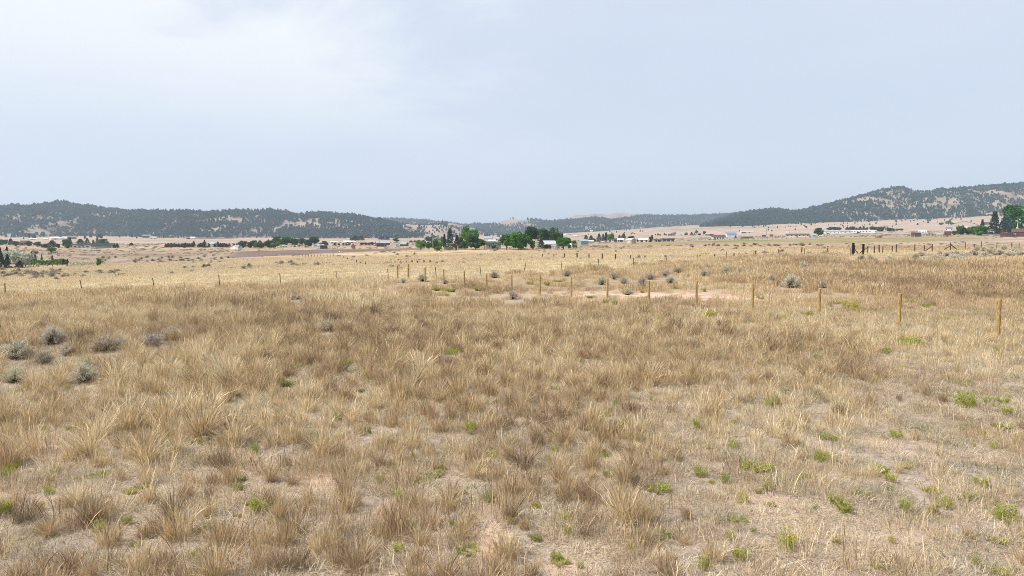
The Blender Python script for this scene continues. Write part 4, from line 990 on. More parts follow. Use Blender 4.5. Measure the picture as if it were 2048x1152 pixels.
# small far settlement
q = random.Random(5)
lab = ['at the foot of the far hills, left of the pale green shed', 'on the pale slope behind the green shed', 'below the scattered pines right of the hamlet', 'on the far plain above the pink barn']
for k, (a, b, c) in enumerate([(1122, 1132, 471.5), (1136, 1143, 470), (1147, 1156, 474), (1164, 1170, 472.5), (1180, 1186, 463.5), (1128, 1135, 475)]):
    building('white_house', ['white long house %s' % lab[3], 'pale cabin among the far scattered pines above the hamlet', 'low white building in front of the far knoll', 'smallest pale house of the far settlement', 'lone white house high at the forest edge behind the green shed', 'cream house nearest the green treetops above the pink barn'][k], 'house', a, b, c - 2.8, c, .5, 9, 0, 'x', ['white_siding', 'cream_siding'][k % 2], ['white_metal_roof', 'grey_metal_roof'][k % 2], win_row(2), 'far white houses behind the hamlet')

# ------------------------------------------------------------------ vehicles and machines
def wheel(r, w, mat_in='car_white'):
    b = MB(); n = 14
    for (rr, ww, mi) in ((r, w / 2, 0), (r * .55, w / 2 + .02, 1)):
        V = [(rr * cos(2 * pi * k / n), -ww, rr * sin(2 * pi * k / n)) for k in range(n)] + [(rr * cos(2 * pi * k / n), ww, rr * sin(2 * pi * k / n)) for k in range(n)]
        b.put(V, [tuple(range(n)), tuple(range(2 * n - 1, n - 1, -1))] + [(k, k + n, (k + 1) % n + n, (k + 1) % n) for k in range(n)], mi)
    return b
def vehicle(kind, name, label, px, yb, lpx, body='car_white', flip=1, group=None):
    X, Y, Z = hit(px, yb); L = lpx * mpp(Y)
    T = thing(name, label, {'car': 'car', 'pickup': 'pickup', 'camper': 'camper', 'trailer': 'trailer'}[kind], (X, Y, Z), -math.atan2(X, Y), group)
    if flip < 0: T.rotation_euler.z += pi
    if kind == 'car':
        b = MB(); b.prism([(-.5, .12), (.5, .12), (.5, .24), (.32, .28), (.2, .40), (-.25, .41), (-.42, .29), (-.5, .27)], -.2, .2)
        g = MB().prism([(.28, .285), (.185, .39), (-.235, .395), (-.38, .29)], -.203, .203)
    elif kind == 'pickup':
        b = MB(); b.prism([(-.5, .12), (.5, .12), (.5, .25), (.30, .28), (.2, .40), (-.05, .41), (-.08, .27), (-.5, .27)], -.19, .19)
        g = MB().prism([(.27, .285), (.185, .39), (-.03, .395), (-.05, .29)], -.193, .193)
    else:
        hh = .36 if kind == 'camper' else .3
        b = MB(); b.prism([(-.5, .08), (.44, .08), (.5, .16), (.49, hh), (.44, hh + .02), (-.48, hh + .02), (-.5, hh)], -.14, .14)
        g = MB()
        for a in (-.36, -.1, .16, .34): g.box(a, a + .09, -.143, .143, .2, .28)
    for m_, nm, mt in ((b, 'body', body), (g, 'window', 'glass')):
        m_.V = [(x * L, y * L, z * L) for x, y, z in m_.V]; m_.build(nm, M[mt], T)
    ax = (-.31, .31) if kind in ('car', 'pickup') else (-.06, .04)
    hwid = .19 if kind in ('car', 'pickup') else .13
    for a in ax:
        for s in (-1, 1):
            w = wheel(.075 * L if kind in ('car', 'pickup') else .05 * L, .045 * L); w.build('wheel', [M['tyre_rubber'], M['grey_metal_roof']], T, (a * L, s * hwid * L, (.075 if kind in ('car', 'pickup') else .05) * L))
    if kind in ('camper', 'trailer'): MB().tube([(.5 * L, 0, .09 * L), (.62 * L, 0, .06 * L)], .01 * L, 5).build('tow_bar', M['dark_siding_bay_shade'], T)
    return T
vehicle('camper', 'camper', 'white camper standing alone by a small tree on the left plain', 265.5, 495, 10)
vehicle('car', 'parked_car', 'white vehicle at the left end of the ranch house', 131, 496.8, 6)
vehicle('trailer', 'white_trailer', 'small white rounded trailer right of the cream metal barn', 482.5, 498.2, 6)
vehicle('car', 'parked_car', 'low white car left of the cream metal barn', 436, 499, 6)
CG = 'vehicles parked between the red barn and the workshop'
vehicle('camper', 'camper', 'white camper nearest the red barn', 778, 493.6, 9, group=CG); vehicle('car', 'parked_car', 'white car in front of the campers by the red barn', 784, 494.2, 7, group=CG)
vehicle('camper', 'camper', 'tall white camper next to the dark workshop', 793, 491.6, 9, group=CG); vehicle('car', 'parked_car', 'dark car in front of the workshop', 796, 493.6, 6, 'car_black', group=CG)
vehicle('camper', 'camper', 'white camper above the small brown pasture shed', 1845, 466.3, 15, flip=-1); vehicle('pickup', 'parked_pickup', 'white pickup beside the camper above the brown shed', 1836.5, 466.8, 7)
vehicle('car', 'parked_car', 'black car in front of the longest mobile home', 1717, 467.2, 7, 'car_black'); vehicle('car', 'parked_car', 'dark car in front of the leftmost mobile home', 1656, 469.5, 6.5, 'car_black')
vehicle('pickup', 'parked_pickup', 'white pickup between the garage and the mobile homes', 1642, 472.4, 8); vehicle('pickup', 'parked_pickup', 'pale pickup below the mobile homes', 1665, 471.2, 6)
vehicle('car', 'parked_car', 'white car in front of the second mobile home', 1690, 467.8, 6); vehicle('car', 'parked_car', 'black car in the yard between the pink barn and green tree', 1126, 497, 7, 'car_black')
vehicle('pickup', 'parked_pickup', 'dark blue pickup beside the white shed under the green tree', 1117, 497.4, 7, 'car_blue'); vehicle('car', 'parked_car', 'white car below the round green trees of the hamlet', 1047, 499, 8)
vehicle('trailer', 'white_trailer', 'white trailer low under the middle green tree of the hamlet', 1020, 498.6, 16); vehicle('trailer', 'white_trailer', 'white low trailer left of the pink barn', 1072, 497.8, 9)
vehicle('car', 'parked_car', 'dark car left of the tan storage shed', 1282, 484.4, 7, 'car_black'); vehicle('car', 'parked_car', 'white car in front of the round grey green tree', 1205, 485, 8)
vehicle('car', 'parked_car', 'white car in front of the grey fence panels', 1982, 473, 6); vehicle('trailer', 'white_trailer', 'flat white trailer behind the corral', 1878, 469.8, 9)
vehicle('pickup', 'parked_pickup', 'silver pickup at the far right below the light pole', 2044, 472.4, 8, 'grey_siding')
# rusty hay rake
X, Y, Z = hit(1757.5, 475.4); s = mpp(Y); T = thing('farm_machine', 'rusty orange farm machine standing on the olive pasture', 'farm machine', (X, Y, Z))
MB().prism([(-6 * s, 1.0 * s), (6 * s, .8 * s), (6.4 * s, 1.8 * s), (2 * s, 2.2 * s), (-6.4 * s, 1.6 * s)], -1, 1).build('chassis', M['rust'], T)
MB().prism([(.2 * s, 2.1 * s), (3 * s, 2.0 * s), (2.4 * s, 4.2 * s), (1.2 * s, 4.4 * s)], -.9, .9).build('cab', M['rust'], T)
MB().tube([(-1.8 * s, 0, 1.5 * s), (1.4 * s, 0, 3.6 * s)], .18, 5).build('arm', M['rust'], T); MB().tube([(1.6 * s, .2, 4.2 * s), (1.6 * s, .2, 5.6 * s)], .1, 5).build('exhaust', M['dark_siding_bay_shade'], T)
for a in (-4.2, -1.4, 4.4):
    for yy in (-1.05, 1.05): wheel(1.1 * s, .3).build('wheel', [M['tyre_rubber'], M['rust']], T, (a * s, yy, 1.1 * s))
# round tank
X, Y, Z = hit(706.5, 495); s = mpp(Y); T = thing('hay_stack', 'stack of rusty brown round bales right of the pale sheds', 'bales', (X, Y, Z))
for k, (a, z) in enumerate(((-1, .9), (1, .9), (0, 2.55))):
    n = 16; V = [(a + .9 * cos(2 * pi * i / n), -.6, z + .9 * sin(2 * pi * i / n)) for i in range(n)] + [(a + .9 * cos(2 * pi * i / n), .6, z + .9 * sin(2 * pi * i / n)) for i in range(n)]
    MB().put(V, [tuple(range(n)), tuple(range(2 * n - 1, n - 1, -1))] + [(i, i + n, (i + 1) % n + n, (i + 1) % n) for i in range(n)]).build('bale', M['rust'], T)
# poles
def lamp_pole(name, label, px, yb, yt, lamps=False, arm=False, mat='whitepost', r=.11):
    X, Y, Z = hit(px, yb); h = (yb - yt) * mpp(Y); T = thing(name, label, 'pole', (X, Y, Z))
    MB().tube([(0, 0, -.5), (0, 0, h)], [r * 1.3, r], 8).build('pole', M[mat], T)
    if lamps:
        for a, z in ((-1.5, h - .3), (1.5, h + .6), (1.9, h - 2.0)):
            MB().tube([(0, 0, h - .2 if z > h - 1 else z), (a * .8, 0, z)], .06, 5).build('bracket', M['grey_siding'], T)
            lm = MB(); lm.tube([(a, -.2, z + .2), (a, -.2, z - .1), (a, -.2, z - .35)], [.3, .55, .4], 8); lm.build('lamp', M['lampglass'], T)
    if arm: MB().box(-1.3, 1.3, -.16, -.101, h - .7, h - .5).build('cross_arm', M[mat], T)
    return T
lamp_pole('utility_pole', 'pale bare pole in front of the bright green trees', 866, 501, 479, r=.12)
lamp_pole('light_pole', 'pale yard light pole with round lamps in front of the tall poplar', 2034, 471, 441.5, lamps=True, r=.3)
lamp_pole('utility_pole', 'thin utility pole above the small black shed', 1532.5, 470.5, 458.5, arm=True, mat='oldpost', r=.16)
# fence panels
X0 = hit(1964, 473.2); s = mpp(X0[1]); T = thing('panel_fence', 'grey board fence panels below the green bushes at the right', 'fence', X0)
for k in range(7): MB().box(k * 6 * s + .05, (k + 1) * 6 * s - .05, -.05, .05, -.6, 5.2 * s - .2 * (k % 2)).build('board_panel', M['grey_siding'], T)
# logs, stones
X, Y, Z = hit(777, 526.5); T = thing('log_pile', 'dark pile of old logs lying alone in the tan pasture', 'logs', (X, Y, Z)); s = mpp(Y)
for a, b, r in (((-4.5, 0, .4), (2, 0, .7), .5), ((-1, .2, .3), (4.2, .2, 2.6), .55), ((1, -.3, .3), (4.6, -.3, .5), .6), ((2.5, .1, .2), (3.6, .1, 3.2), .45)):
    MB().tube([tuple(v * s for v in a), tuple(v * s for v in b)], r * s, 7).build('log', M['darkpost'], T)
def rock(name, label, px, yb, wpx, mat='bone', sq=.6):
    X, Y, Z = hit(px, yb); s = wpx * mpp(Y) / 2; V, F = [], []
    q = random.Random(int(px)); n, m = 10, 6
    for j in range(m + 1):
        for i in range(n):
            a, b = 2 * pi * i / n, pi * j / m; rr = 1 + q.uniform(-.18, .18); V.append((s * rr * sin(b) * cos(a), s * rr * sin(b) * sin(a), s * sq * (rr * cos(b) + .5)))
    F = [(j * n + i, j * n + (i + 1) % n, (j + 1) * n + (i + 1) % n, (j + 1) * n + i) for j in range(m) for i in range(n)]
    tag(add(name, mk_mesh(name, V, F, [M[mat]]), None, (X, Y, Z)), label, 'rock')
rock('pale_rock', 'small pale rock alone in the grass right of the grey sagebrush pair', 386, 667, 9)
rock('pale_rock', 'left one of two white stones on the dark ploughed strip', 679, 504, 3); rock('pale_rock', 'right one of two white stones on the dark ploughed strip', 684, 505, 3)

# ------------------------------------------------------------------ trees one can tell apart
def q4(V, F, b): return mk_b(V, F, b)
def crown_mesh(name, V, F, b, mat):
    if name == 'crown':      # bring the crown to one metre wide and high, so that a tree can be sized by its scale
        c = V.reshape(-1, 4, 3).mean(1); rr = np.percentile(np.hypot(c[:, 0], c[:, 1]), 97); V = V.copy(); V[:, :2] *= .5 / rr; V[:, 2] *= 1.0 / np.percentile(V[:, 2], 99.7)
    return mk_mesh(name, V, F, [M[mat]], None, {'b': ('FACE', 'FLOAT', np.clip(b, 0, 1))})
def limb_mesh(name, limbs, seg=6):
    m = MB()
    for pts, rad in limbs: m.tube(pts, rad, seg)
    return m.mesh(name, M['bark'])
def proto_broad(seed, n=2600, lobes=16, low=.2, wid=.5, leaf=.045, top=.9, mat='leaf'):
    r = np.random.default_rng(seed); P = []; B = []; limbs = [([(0, 0, -.05), (.01, 0, low * .8), (0, .01, .55)], [.045, .034, .015])]
    for k in range(lobes):
        a = r.uniform(0, 2 * pi); zz = r.uniform(0, 1); R = wid * (.62 * np.sqrt(max(0, 1 - (zz * 1.7 - .75) ** 2)))
        c = np.array([cos(a) * R * r.uniform(.5, 1), sin(a) * R * r.uniform(.5, 1), low + .13 + zz * (top - low - .2)])
        s = r.uniform(.13, .21) * np.array([wid * 2.0, wid * 2.0, .95]); m_ = n // lobes
        d = r.normal(0, 1, (m_, 3)); d /= np.linalg.norm(d, axis=1)[:, None]; rad = r.uniform(.45, 1.05, m_)[:, None] ** .6
        P.append(c + d * rad * s * (1 + .25 * np.sin(d * 5 + k))); B.append(np.clip(r.normal(.5, .2, m_) + r.uniform(-.2, .2), 0, 1))
        limbs.append(([(0, 0, low * .7 + .1 * zz), tuple(c * .6 + np.array([0, 0, .1 * low])), tuple(c)], [.018, .011, .004]))
    V, F = leafquads(np.concatenate(P), leaf, r, asp=1.2)
    return crown_mesh('crown', V, F, np.concatenate(B), mat), limb_mesh('trunk', limbs)
def proto_conifer(seed, n=2600, pw=.8, low=.05, wid=.5, leaf=.035, narrow=False, mat='needle', tiers=17):
    r = np.random.default_rng(seed); P = []; B = []
    nb = 190; m_ = n // nb
    for k in range(nb):
        t = low + (1 - low) * ((k + r.uniform(0, 1)) / nb) ** .85; t = round(t * tiers) / tiers + r.normal(0, .008) if not narrow else t
        t = min(max(t, low), .985)
        R = wid * max(1 - t, 0) ** pw * r.uniform(.68, 1.08) + .012; a = r.uniform(0, 2 * pi); f = np.sqrt(r.uniform(.05, 1, m_))
        side = r.normal(0, .05, m_) * f; up = (-.10 if not narrow else .25) * R * 1.4 * f + r.normal(0, .007, m_) + .05 * R * f ** 3
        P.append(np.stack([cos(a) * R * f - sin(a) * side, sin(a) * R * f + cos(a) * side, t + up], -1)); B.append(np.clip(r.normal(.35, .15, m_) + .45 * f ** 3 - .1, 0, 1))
    V, F = leafquads(np.concatenate(P), leaf, r, asp=1.4)
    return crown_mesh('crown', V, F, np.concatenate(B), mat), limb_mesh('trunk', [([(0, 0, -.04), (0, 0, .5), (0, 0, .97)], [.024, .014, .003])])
def proto_poplar(seed, n=3200, low=.08):
    r = np.random.default_rng(seed); P = []; B = []; limbs = [([(0, 0, -.03), (0, 0, .4), (0, 0, .8)], [.03, .02, .005])]
    for k in range(26):
        a = r.uniform(0, 2 * pi); z = r.uniform(low, .82); R = .30 * sin(pi * min(1, (z + .12))) ** .5 * r.uniform(.2, 1.0); m_ = n // 26
        c = np.array([cos(a) * R, sin(a) * R, z]); d = r.normal(0, 1, (m_, 3)); d /= np.linalg.norm(d, axis=1)[:, None]
        P.append(c + d * r.uniform(.3, 1, (m_, 1)) * np.array([.15, .15, .15])); B.append(np.clip(r.normal(.45, .22, m_), 0, 1))
        limbs.append(([(0, 0, z * .6), tuple(c)], [.01, .004]))
    V, F = leafquads(np.concatenate(P), .042, r, asp=1.3)
    return crown_mesh('crown', V, F, np.concatenate(B), 'leaf'), limb_mesh('trunk', limbs)
def proto_bare(seed):
    r = np.random.default_rng(seed); limbs = [([(0, 0, -.03), (0, 0, .5), (.02, 0, .8)], [.03, .02, .006])]
    for k in range(60):
        a = r.uniform(0, 6.28); z = r.uniform(.15, .7); L = r.uniform(.2, .45)
        limbs.append(([(0, 0, z), (cos(a) * L * .5, sin(a) * L * .5, z + L * .4), (cos(a) * L * .9, sin(a) * L * .9, z + L * r.uniform(.5, 1.0))], [.012, .008, .004]))
    return None, limb_mesh('trunk', limbs, 4)
PR = {
 'broad': [proto_broad(s) for s in (1, 2, 3)], 'low': [proto_broad(s, 2200, 14, .04, .5, .06, .85) for s in (4, 5)], 'loose': [proto_broad(s, 1500, 10, .2, .45, .05, 1.0) for s in (6, 7)],
 'olive': [proto_broad(s, 2600, 15, .06, .5, .045, .92, 'olive') for s in (8, 9)],
 'spruce': [proto_conifer(s) for s in (11, 12, 13)], 'juniper': [proto_conifer(s, 2000, .5, .02, .5, .05, True) for s in (14,)],
 'pine': [proto_conifer(s, 1500, .55, .14, .5, .06, False, 'needle', 11) for s in (15, 16)], 'poplar': [proto_poplar(s) for s in (17, 18)], 'bare': [proto_bare(19)],
}
KN = {'broad': 'broadleaf_tree', 'low': 'bushy_tree', 'loose': 'cottonwood', 'olive': 'silver_leaved_tree', 'spruce': 'spruce_tree', 'juniper': 'slender_conifer', 'pine': 'pine_tree', 'poplar': 'poplar_tree', 'bare': 'dead_tree'}
tq = random.Random(77)
def tree(kind, label, px, yb, w, h, tint=(1, 1, 1), group=None, name=None, cat='tree', on=None):
    X, Y, Z = hill_hit(on, px, yb) if on else hit(px, yb); s = mpp(Y)
    T = thing(name or KN[kind], label, cat, (X, Y, Z), tq.uniform(0, 6.28), group); T.scale = (w * s, w * s, h * s)
    cr, tr = tq.choice(PR[kind])
    if cr: c = add('crown', cr, T); c.color = (*tint, 1)
    t_ = add('trunk', tr, T)
    return T
BR = (2.2, 1.75, 1.3); MD = (1.15, 1.15, .9); DK = (.55, .62, .7); GY = (1.7, 1.35, 2.3); BL = (1.3, 1.45, 2.3); YL = (3.0, 2.2, 1.2)
# hamlet, left to right
tree('broad', 'bright green tree, leftmost of the hamlet, with a visible trunk', 842, 501, 22, 20, BR)
tree('broad', 'mid green round tree right of the brightest leftmost tree', 858, 500.5, 15, 17, (1.7, 1.5, 1.1))
tree('low', 'green bushy tree behind the bare pale pole', 869, 499, 15, 19, MD)
tree('low', 'light green bush tree left of the slender dark conifer', 879, 497, 13, 14, (2.1, 1.7, 1.2))
tree('low', 'wide low yellow green shrub behind the pole fence', 876, 501, 14, 7.5, (2.2, 1.6, 1.0), None, 'shrub', 'shrub')
tree('low', 'low dark shrub at the foot of the blue spruce', 897, 500.5, 15, 4.5, (1.0, 1.0, .8), None, 'shrub', 'shrub')
tree('juniper', 'slender black green conifer left of the blue spruce', 889, 499, 7, 31, DK)
tree('spruce', 'tall blue spruce, the tallest conifer of the hamlet', 900, 500, 21, 43, (1.2, 1.35, 1.6))
tree('spruce', 'nearly black conifer just right of the tall blue spruce', 914, 498, 16, 27, DK)
tree('spruce', 'black broad conifer between the blue spruce and the big dark round tree', 923, 498.5, 16, 23, DK)
tree('spruce', 'tiny pale conifer in front of the black conifers', 913, 501, 5, 10, GY)
tree('loose', 'tall cottonwood with loose green crown rising behind the dark round tree', 938, 492, 30, 40, (1.5, 1.4, .9))
tree('loose', 'second cottonwood stem leaning right behind the dark round tree', 950, 492, 24, 33, (1.3, 1.3, .8))
tree('loose', 'pale thin tree left of the tall cottonwood', 920, 492, 10, 22, (1.9, 1.7, 1.8))
tree('low', 'big dark olive green round tree with trunks in shade', 951, 499, 40, 28, (.95, .85, .95)); tree('low', 'green bush at the left foot of the big dark round tree', 931, 499.5, 19, 18, (1.2, 1.2, 1.0))
tree('low', 'dark shrub against the wall of the grey green house', 986, 499.5, 8, 8, DK, None, 'shrub', 'shrub'); tree('low', 'green low shrub in front of the grey green house', 994, 500, 9, 5, (1.3, 1.2, .8), None, 'shrub', 'shrub')
tree('broad', 'round green tree right of the grey green house', 1013, 500, 28, 31, MD); tree('low', 'wide bright green tree in the middle of the hamlet', 1037, 500, 34, 34, (1.35, 1.5, 1.0))
tree('broad', 'green tree joined to the right side of the wide middle tree', 1052, 499.5, 22, 27, (1.2, 1.3, .9)); tree('low', 'small light green bush tree left of the pink barn', 1065, 499, 11, 18, (2.3, 1.9, 1.3))
tree('broad', 'very dark tall tree behind the middle trees', 1063, 493, 26, 39, (.5, .6, .5)); tree('broad', 'wide grey green tree behind the pink barn', 1084, 493, 36, 35, (1.0, .95, 1.2)); tree('loose', 'tall open dark tree top behind the pink barn roof', 1104, 493, 26, 37, (.9, .9, .9))
tree('spruce', 'blue grey conifer touching the pink barn on its left', 1082, 497.5, 16, 22, BL)
tree('low', 'dark tree mass behind the right end of the pink barn', 1116, 492, 20, 26, (.7, .75, .7)); tree('broad', 'spreading green tree in front of the white shed right of the pink barn', 1127, 498.5, 30, 24, (1.3, 1.3, .8))
tree('low', 'dark shrub before the pink barn door', 1091, 498.5, 13, 9, DK, None, 'shrub', 'shrub'); tree('broad', 'small yellow green sapling right of the pink barn', 1147, 498.5, 6, 11, YL); tree('broad', 'small yellow green sapling, rightmost of the hamlet', 1152, 498, 5, 9, YL)
tree('pine', 'thin pine top above the middle green trees', 1029, 490, 10, 24, (1, 1, 1))
tree('low', 'round grey brown shrub left of the green metal shed', 1147, 488, 14, 7, (1.8, 1.2, 1.4), None, 'shrub', 'shrub')
# behind, middle
for a in [('low', 'green rounded tree right of the red barn roof', 792, 484, 12, 9, MD), ('low', 'dark green tree behind the bright hamlet trees, left', 858, 483, 16, 9, (.8, .9, .9)), ('low', 'dark green tree row behind the hamlet, above the pole', 871, 483, 16, 11, (.8, .9, .9)),
          ('olive', 'silvery round tree behind the bright hamlet trees', 874, 488, 18, 14, (1, 1, 1)), ('low', 'grey green tree behind the slender conifer', 884, 486, 12, 12, GY)]: tree(*a)
# left side
LG = 'dark trees around the farmsteads on the left'
for i, a in enumerate([('low', 'dark tree at the left edge of the photo beside the brown house', 6, 490, 18, 11), ('pine', 'pine left of the brown porch house', 22, 491, 10, 14), ('low', 'rounded dark tree touching the brown porch house on the left', 32, 492, 14, 9.5), ('low', 'dark tree right of the brown porch house', 59, 492.5, 13, 9.5),
          ('low', 'second dark tree right of the brown porch house', 75, 493, 14, 9.5), ('low', 'dark shrub tree left of the pointed dark tree', 90, 496, 13, 8.5), ('pine', 'pointed dark tree midway between the two houses', 105, 496, 18, 15), ('low', 'low round bush by the pointed dark tree', 117, 496, 7, 8),
          ('low', 'large dark green tree left of the ranch house', 132, 495.5, 15, 17), ('spruce', 'dark conifer among the trees left of the ranch house', 140, 494, 13, 19), ('low', 'green bush before the trees left of the ranch house', 135, 497, 10, 8), ('pine', 'dark tree behind the left end of the ranch house', 161, 489, 14, 11),
          ('spruce', 'twin conifer behind the ranch house roof', 175, 489, 11, 13), ('juniper', 'narrow conifer behind the ranch house roof', 187, 489, 5, 9), ('spruce', 'tall conifer left of the round bright tree behind the ranch house', 195, 488.5, 9, 13),
          ('pine', 'small brown green pine just right of the workshop', 223, 496, 7, 8), ('pine', 'second pine right of the workshop', 229, 496, 6, 8), ('pine', 'last and tallest pine right of the workshop', 235, 496.5, 7, 10), ('pine', 'dark pine behind the lone white camper', 263, 493.5, 9, 8)]):
    tree(*a, DK if i % 2 else (.8, .8, .9), LG)
tree('low', 'round bright green tree behind the ranch house', 205, 489, 22, 11, (1.0, 1.6, .9), LG)
tree('broad', 'small bright green tree on a trunk alone in the dry grass', 103, 506.5, 17, 12, (1.9, 1.6, 1.1))
for a in [('olive', 'large silver leaved tree at the left edge', 14, 535, 30, 32), ('olive', 'silver leaved tree, second from the left edge', 34, 536, 30, 32), ('olive', 'silver leaved tree standing forward of its group', 52, 534, 20, 20), ('olive', 'silver leaved tree behind, right end of its group', 55, 526, 26, 20), ('olive', 'topmost silver leaved tree at the back of its group', 28, 528, 26, 28)]:
    tree(*a, (1.25, 1.25, 1.2), 'silver leaved trees at the left edge')
for a in [('spruce', 'black spruce in front of the silver trees, at the photo edge', 4, 537, 14, 32), ('spruce', 'black spruce in front of the silver trees, second from the edge', 16, 537, 13, 29), ('spruce', 'low black spruce under the silver trees', 40, 537, 18, 16), ('spruce', 'dark conifer rising above the silver trees', 15, 527, 11, 34), ('spruce', 'dark conifer at the left edge above the silver trees', 2, 527, 10, 32), ('spruce', 'dark conifer at the right of the silver trees', 64, 524, 12, 19), ('spruce', 'smaller dark conifer next to the green hedge', 71, 524, 8, 15)]:
    tree(*a, DK, 'dark conifers among the silver trees')
for i, a in enumerate([(84, 524, 5, 16, 'thin brown pine rising above the left part of the hedge', YL), (105, 524, 6, 14, 'brown pine above the middle of the hedge', (2.2, 1.4, 1)), (121, 527, 4, 8, 'small pine above the right part of the hedge', MD), (128, 530, 8, 12, 'dark little conifer at the right end of the hedge', DK), (135.5, 530.5, 7, 12, 'last dark little conifer right of the hedge', DK)]):
    tree('spruce', a[4], a[0], a[1], a[2], a[3], a[5])
tree('low', 'small bushy green tree right of the pale shrub row', 198, 532, 9, 14, (1.6, 1.7, 1.1))
def hedge(name, label, x0, x1, yb0, yb1, hpx, mat, tint, deep=3.0, seed=3, cat='hedge'):
    A = hit(x0, yb0); B_ = hit(x1, yb1); Y = (A[1] + B_[1]) / 2; X0, X1 = slopes(x0, 500)[0] * Y, slopes(x1, 500)[0] * Y
    L = X1 - X0; r = np.random.default_rng(seed); h = hpx * mpp(Y); n = int(L * h * 34)
    cx_ = X0 + r.uniform(0, L, n); yy = r.uniform(-deep / 2, deep / 2, n); top = h * (.62 + .6 * fbm(cx_ / 2.6, yy * 0 + seed, 3, seed)) * np.sqrt(np.clip(1 - (yy / deep * 1.6) ** 2, .1, 1))
    zz = top * r.uniform(0, 1, n) ** .55; P = np.stack([cx_ - X0, yy, H(cx_, Y + yy) - float(H(X0, Y)) + zz], -1)
    V, F = leafquads(P, .34, r, asp=1.2); me = crown_mesh(name, V, F, np.clip(r.normal(.45, .25, n), 0, 1), mat)
    T = thing(name, label, cat, (X0, Y, float(H(X0, Y)))); c = add('foliage', me, T); c.color = (*tint, 1)
    m = MB()
    for k in range(int(L / 2.5)):
        a = r.uniform(0, L); g = float(H(X0 + a, Y)) - float(H(X0, Y)); m.tube([(a, 0, g - .1), (a + r.uniform(-.4, .4), r.uniform(-.4, .4), g + h * .6)], [.06, .02], 5)
    m.build('stems', M['bark'], T); return T
hedge('hedge', 'long dark green hedge below the silvery trees on the left', 56, 132, 531, 531.5, 12, 'leaf', (1.3, 1.35, .8))
hedge('shrub_row', 'pale silvery green shrub row right of the dark hedge', 143, 193, 532, 531, 8, 'olive', (1.1, 1.1, 1.0), 6, 4, 'shrubs')
hedge('shrub_row', 'low green hedge in front of the teal roofed barn', 1482, 1505, 477.5, 477, 4, 'leaf', (1.4, 1.3, .8), 5, 6, 'hedge')
tree('olive', 'small silver bush in front of the dark hedge', 76, 534, 8, 7, (1.2, 1.2, 1.1), None, 'shrub', 'shrub')
# pine row of the farm in the left middle
RG = 'planted row of dark pines left of the cream metal barn'
rowx = [332, 337, 343, 349, 353.5, 358, 363, 367, 371, 375, 379, 384, 388, 398, 402, 407, 418, 430, 436, 441, 445, 449, 453, 459, 468, 474]
for i, a in enumerate(rowx):
    big = a in (436, 388, 407)
    tree('pine', {332: 'leftmost pine of the planted row, beside two low bushes', 474: 'rightmost pine of the planted row, above the cream barn roof', 407: 'pine just left of the small blue roofed house'}.get(a, 'dark pine standing in the planted row left of the cream metal barn'), a, 495.2 + tq.uniform(-.5, .4), tq.uniform(6, 8), tq.uniform(7, 9.5) + (3 if big else 0), (.8, .85, .8), RG)
tree('spruce', 'tallest tree of the planted pine row, next to the blue roofed house', 409.5, 495, 9, 15, (.7, .8, .8), RG)
BG = 'green tree belt behind the cream metal barn'
for i, (a, yb, w, h, k, tn, lb) in enumerate([(487, 496, 18, 14, 'low', (1.1, 1, 1.3), 'grey green tree right above the cream metal barn'), (500, 496, 14, 12, 'low', DK, 'dark tree, second in the belt behind the cream barn'), (508, 495, 16, 14, 'low', (.9, 1.1, .8), 'green tree in the belt with a pointed top behind it'),
        (520, 495, 18, 14, 'spruce', (.7, .9, .7), 'pointed conifer in the green belt'), (520, 496, 20, 11, 'low', (1.1, 1.1, 1.3), 'pale bushy tree low in the belt'), (536, 496, 18, 15, 'low', (.7, .85, .7), 'dark green tree in the middle of the belt'), (550, 496, 18, 14, 'low', (1.2, 1.3, .9), 'mid green tree left of the little blue shed'),
        (537, 489, 6, 10, 'spruce', DK, 'narrow conifer top over the belt'), (556, 491, 22, 18, 'low', (.9, .9, 1.1), 'grey green tree behind the little blue shed'), (574, 494, 24, 20, 'broad', (.8, .95, .7), 'large dark green tree right of the little blue shed'), (590, 491, 16, 14, 'low', (.6, .8, .6), 'dark tree above the little white shed'),
        (604, 492, 16, 15, 'broad', (.6, .8, .6), 'dark rounded tree left of the silver shrub'), (617, 493, 17, 14, 'low', (.7, .8, .7), 'dark tree right of the silver shrub'), (629, 492, 20, 18, 'broad', (.55, .7, .55), 'biggest dark tree at the right end of the belt'), (573, 477, 16, 9, 'low', (1.2, 1.2, 1.6), 'pale grey tree above the belt, nearest the forest'),
        (648, 493, 16, 11, 'low', (1.2, 1.0, 1.3), 'grey brown tree behind the open brown shed'), (612, 496, 9, 5.5, 'olive', (1, 1, 1), 'round silver shrub low in front of the belt'), (598, 494, 6, 5, 'olive', (.9, .9, .9), 'little silver shrub beside the white shed')]):
    tree(k, lb, a, yb, w, h, tn, BG)
for i, (a, yb, w, h) in enumerate([(670, 491, 6, 5), (678, 491, 5, 4), (687, 490.5, 5, 4), (693, 491, 5, 4), (699, 490.5, 6, 4), (724, 490, 8, 5), (732, 490, 7, 5), (739, 490, 8, 5), (745, 490, 8, 6), (703, 481, 8, 6), (711, 482, 16, 10), (722, 481, 14, 9), (763, 480, 14, 7), (775, 480, 10, 6), (822, 485, 8, 4), (830, 485, 8, 4), (838, 485, 9, 5), (847, 485, 9, 5)]):
    tree('pine' if i > 8 else 'low', 'dark low tree on the plain between the barns and the bright hamlet trees' if i > 13 else ('dark pine on the plain behind the red barn' if i > 8 else 'small dark bush in the line left of the red barn'), a, yb, w, h, DK, 'small dark trees around the red barn')
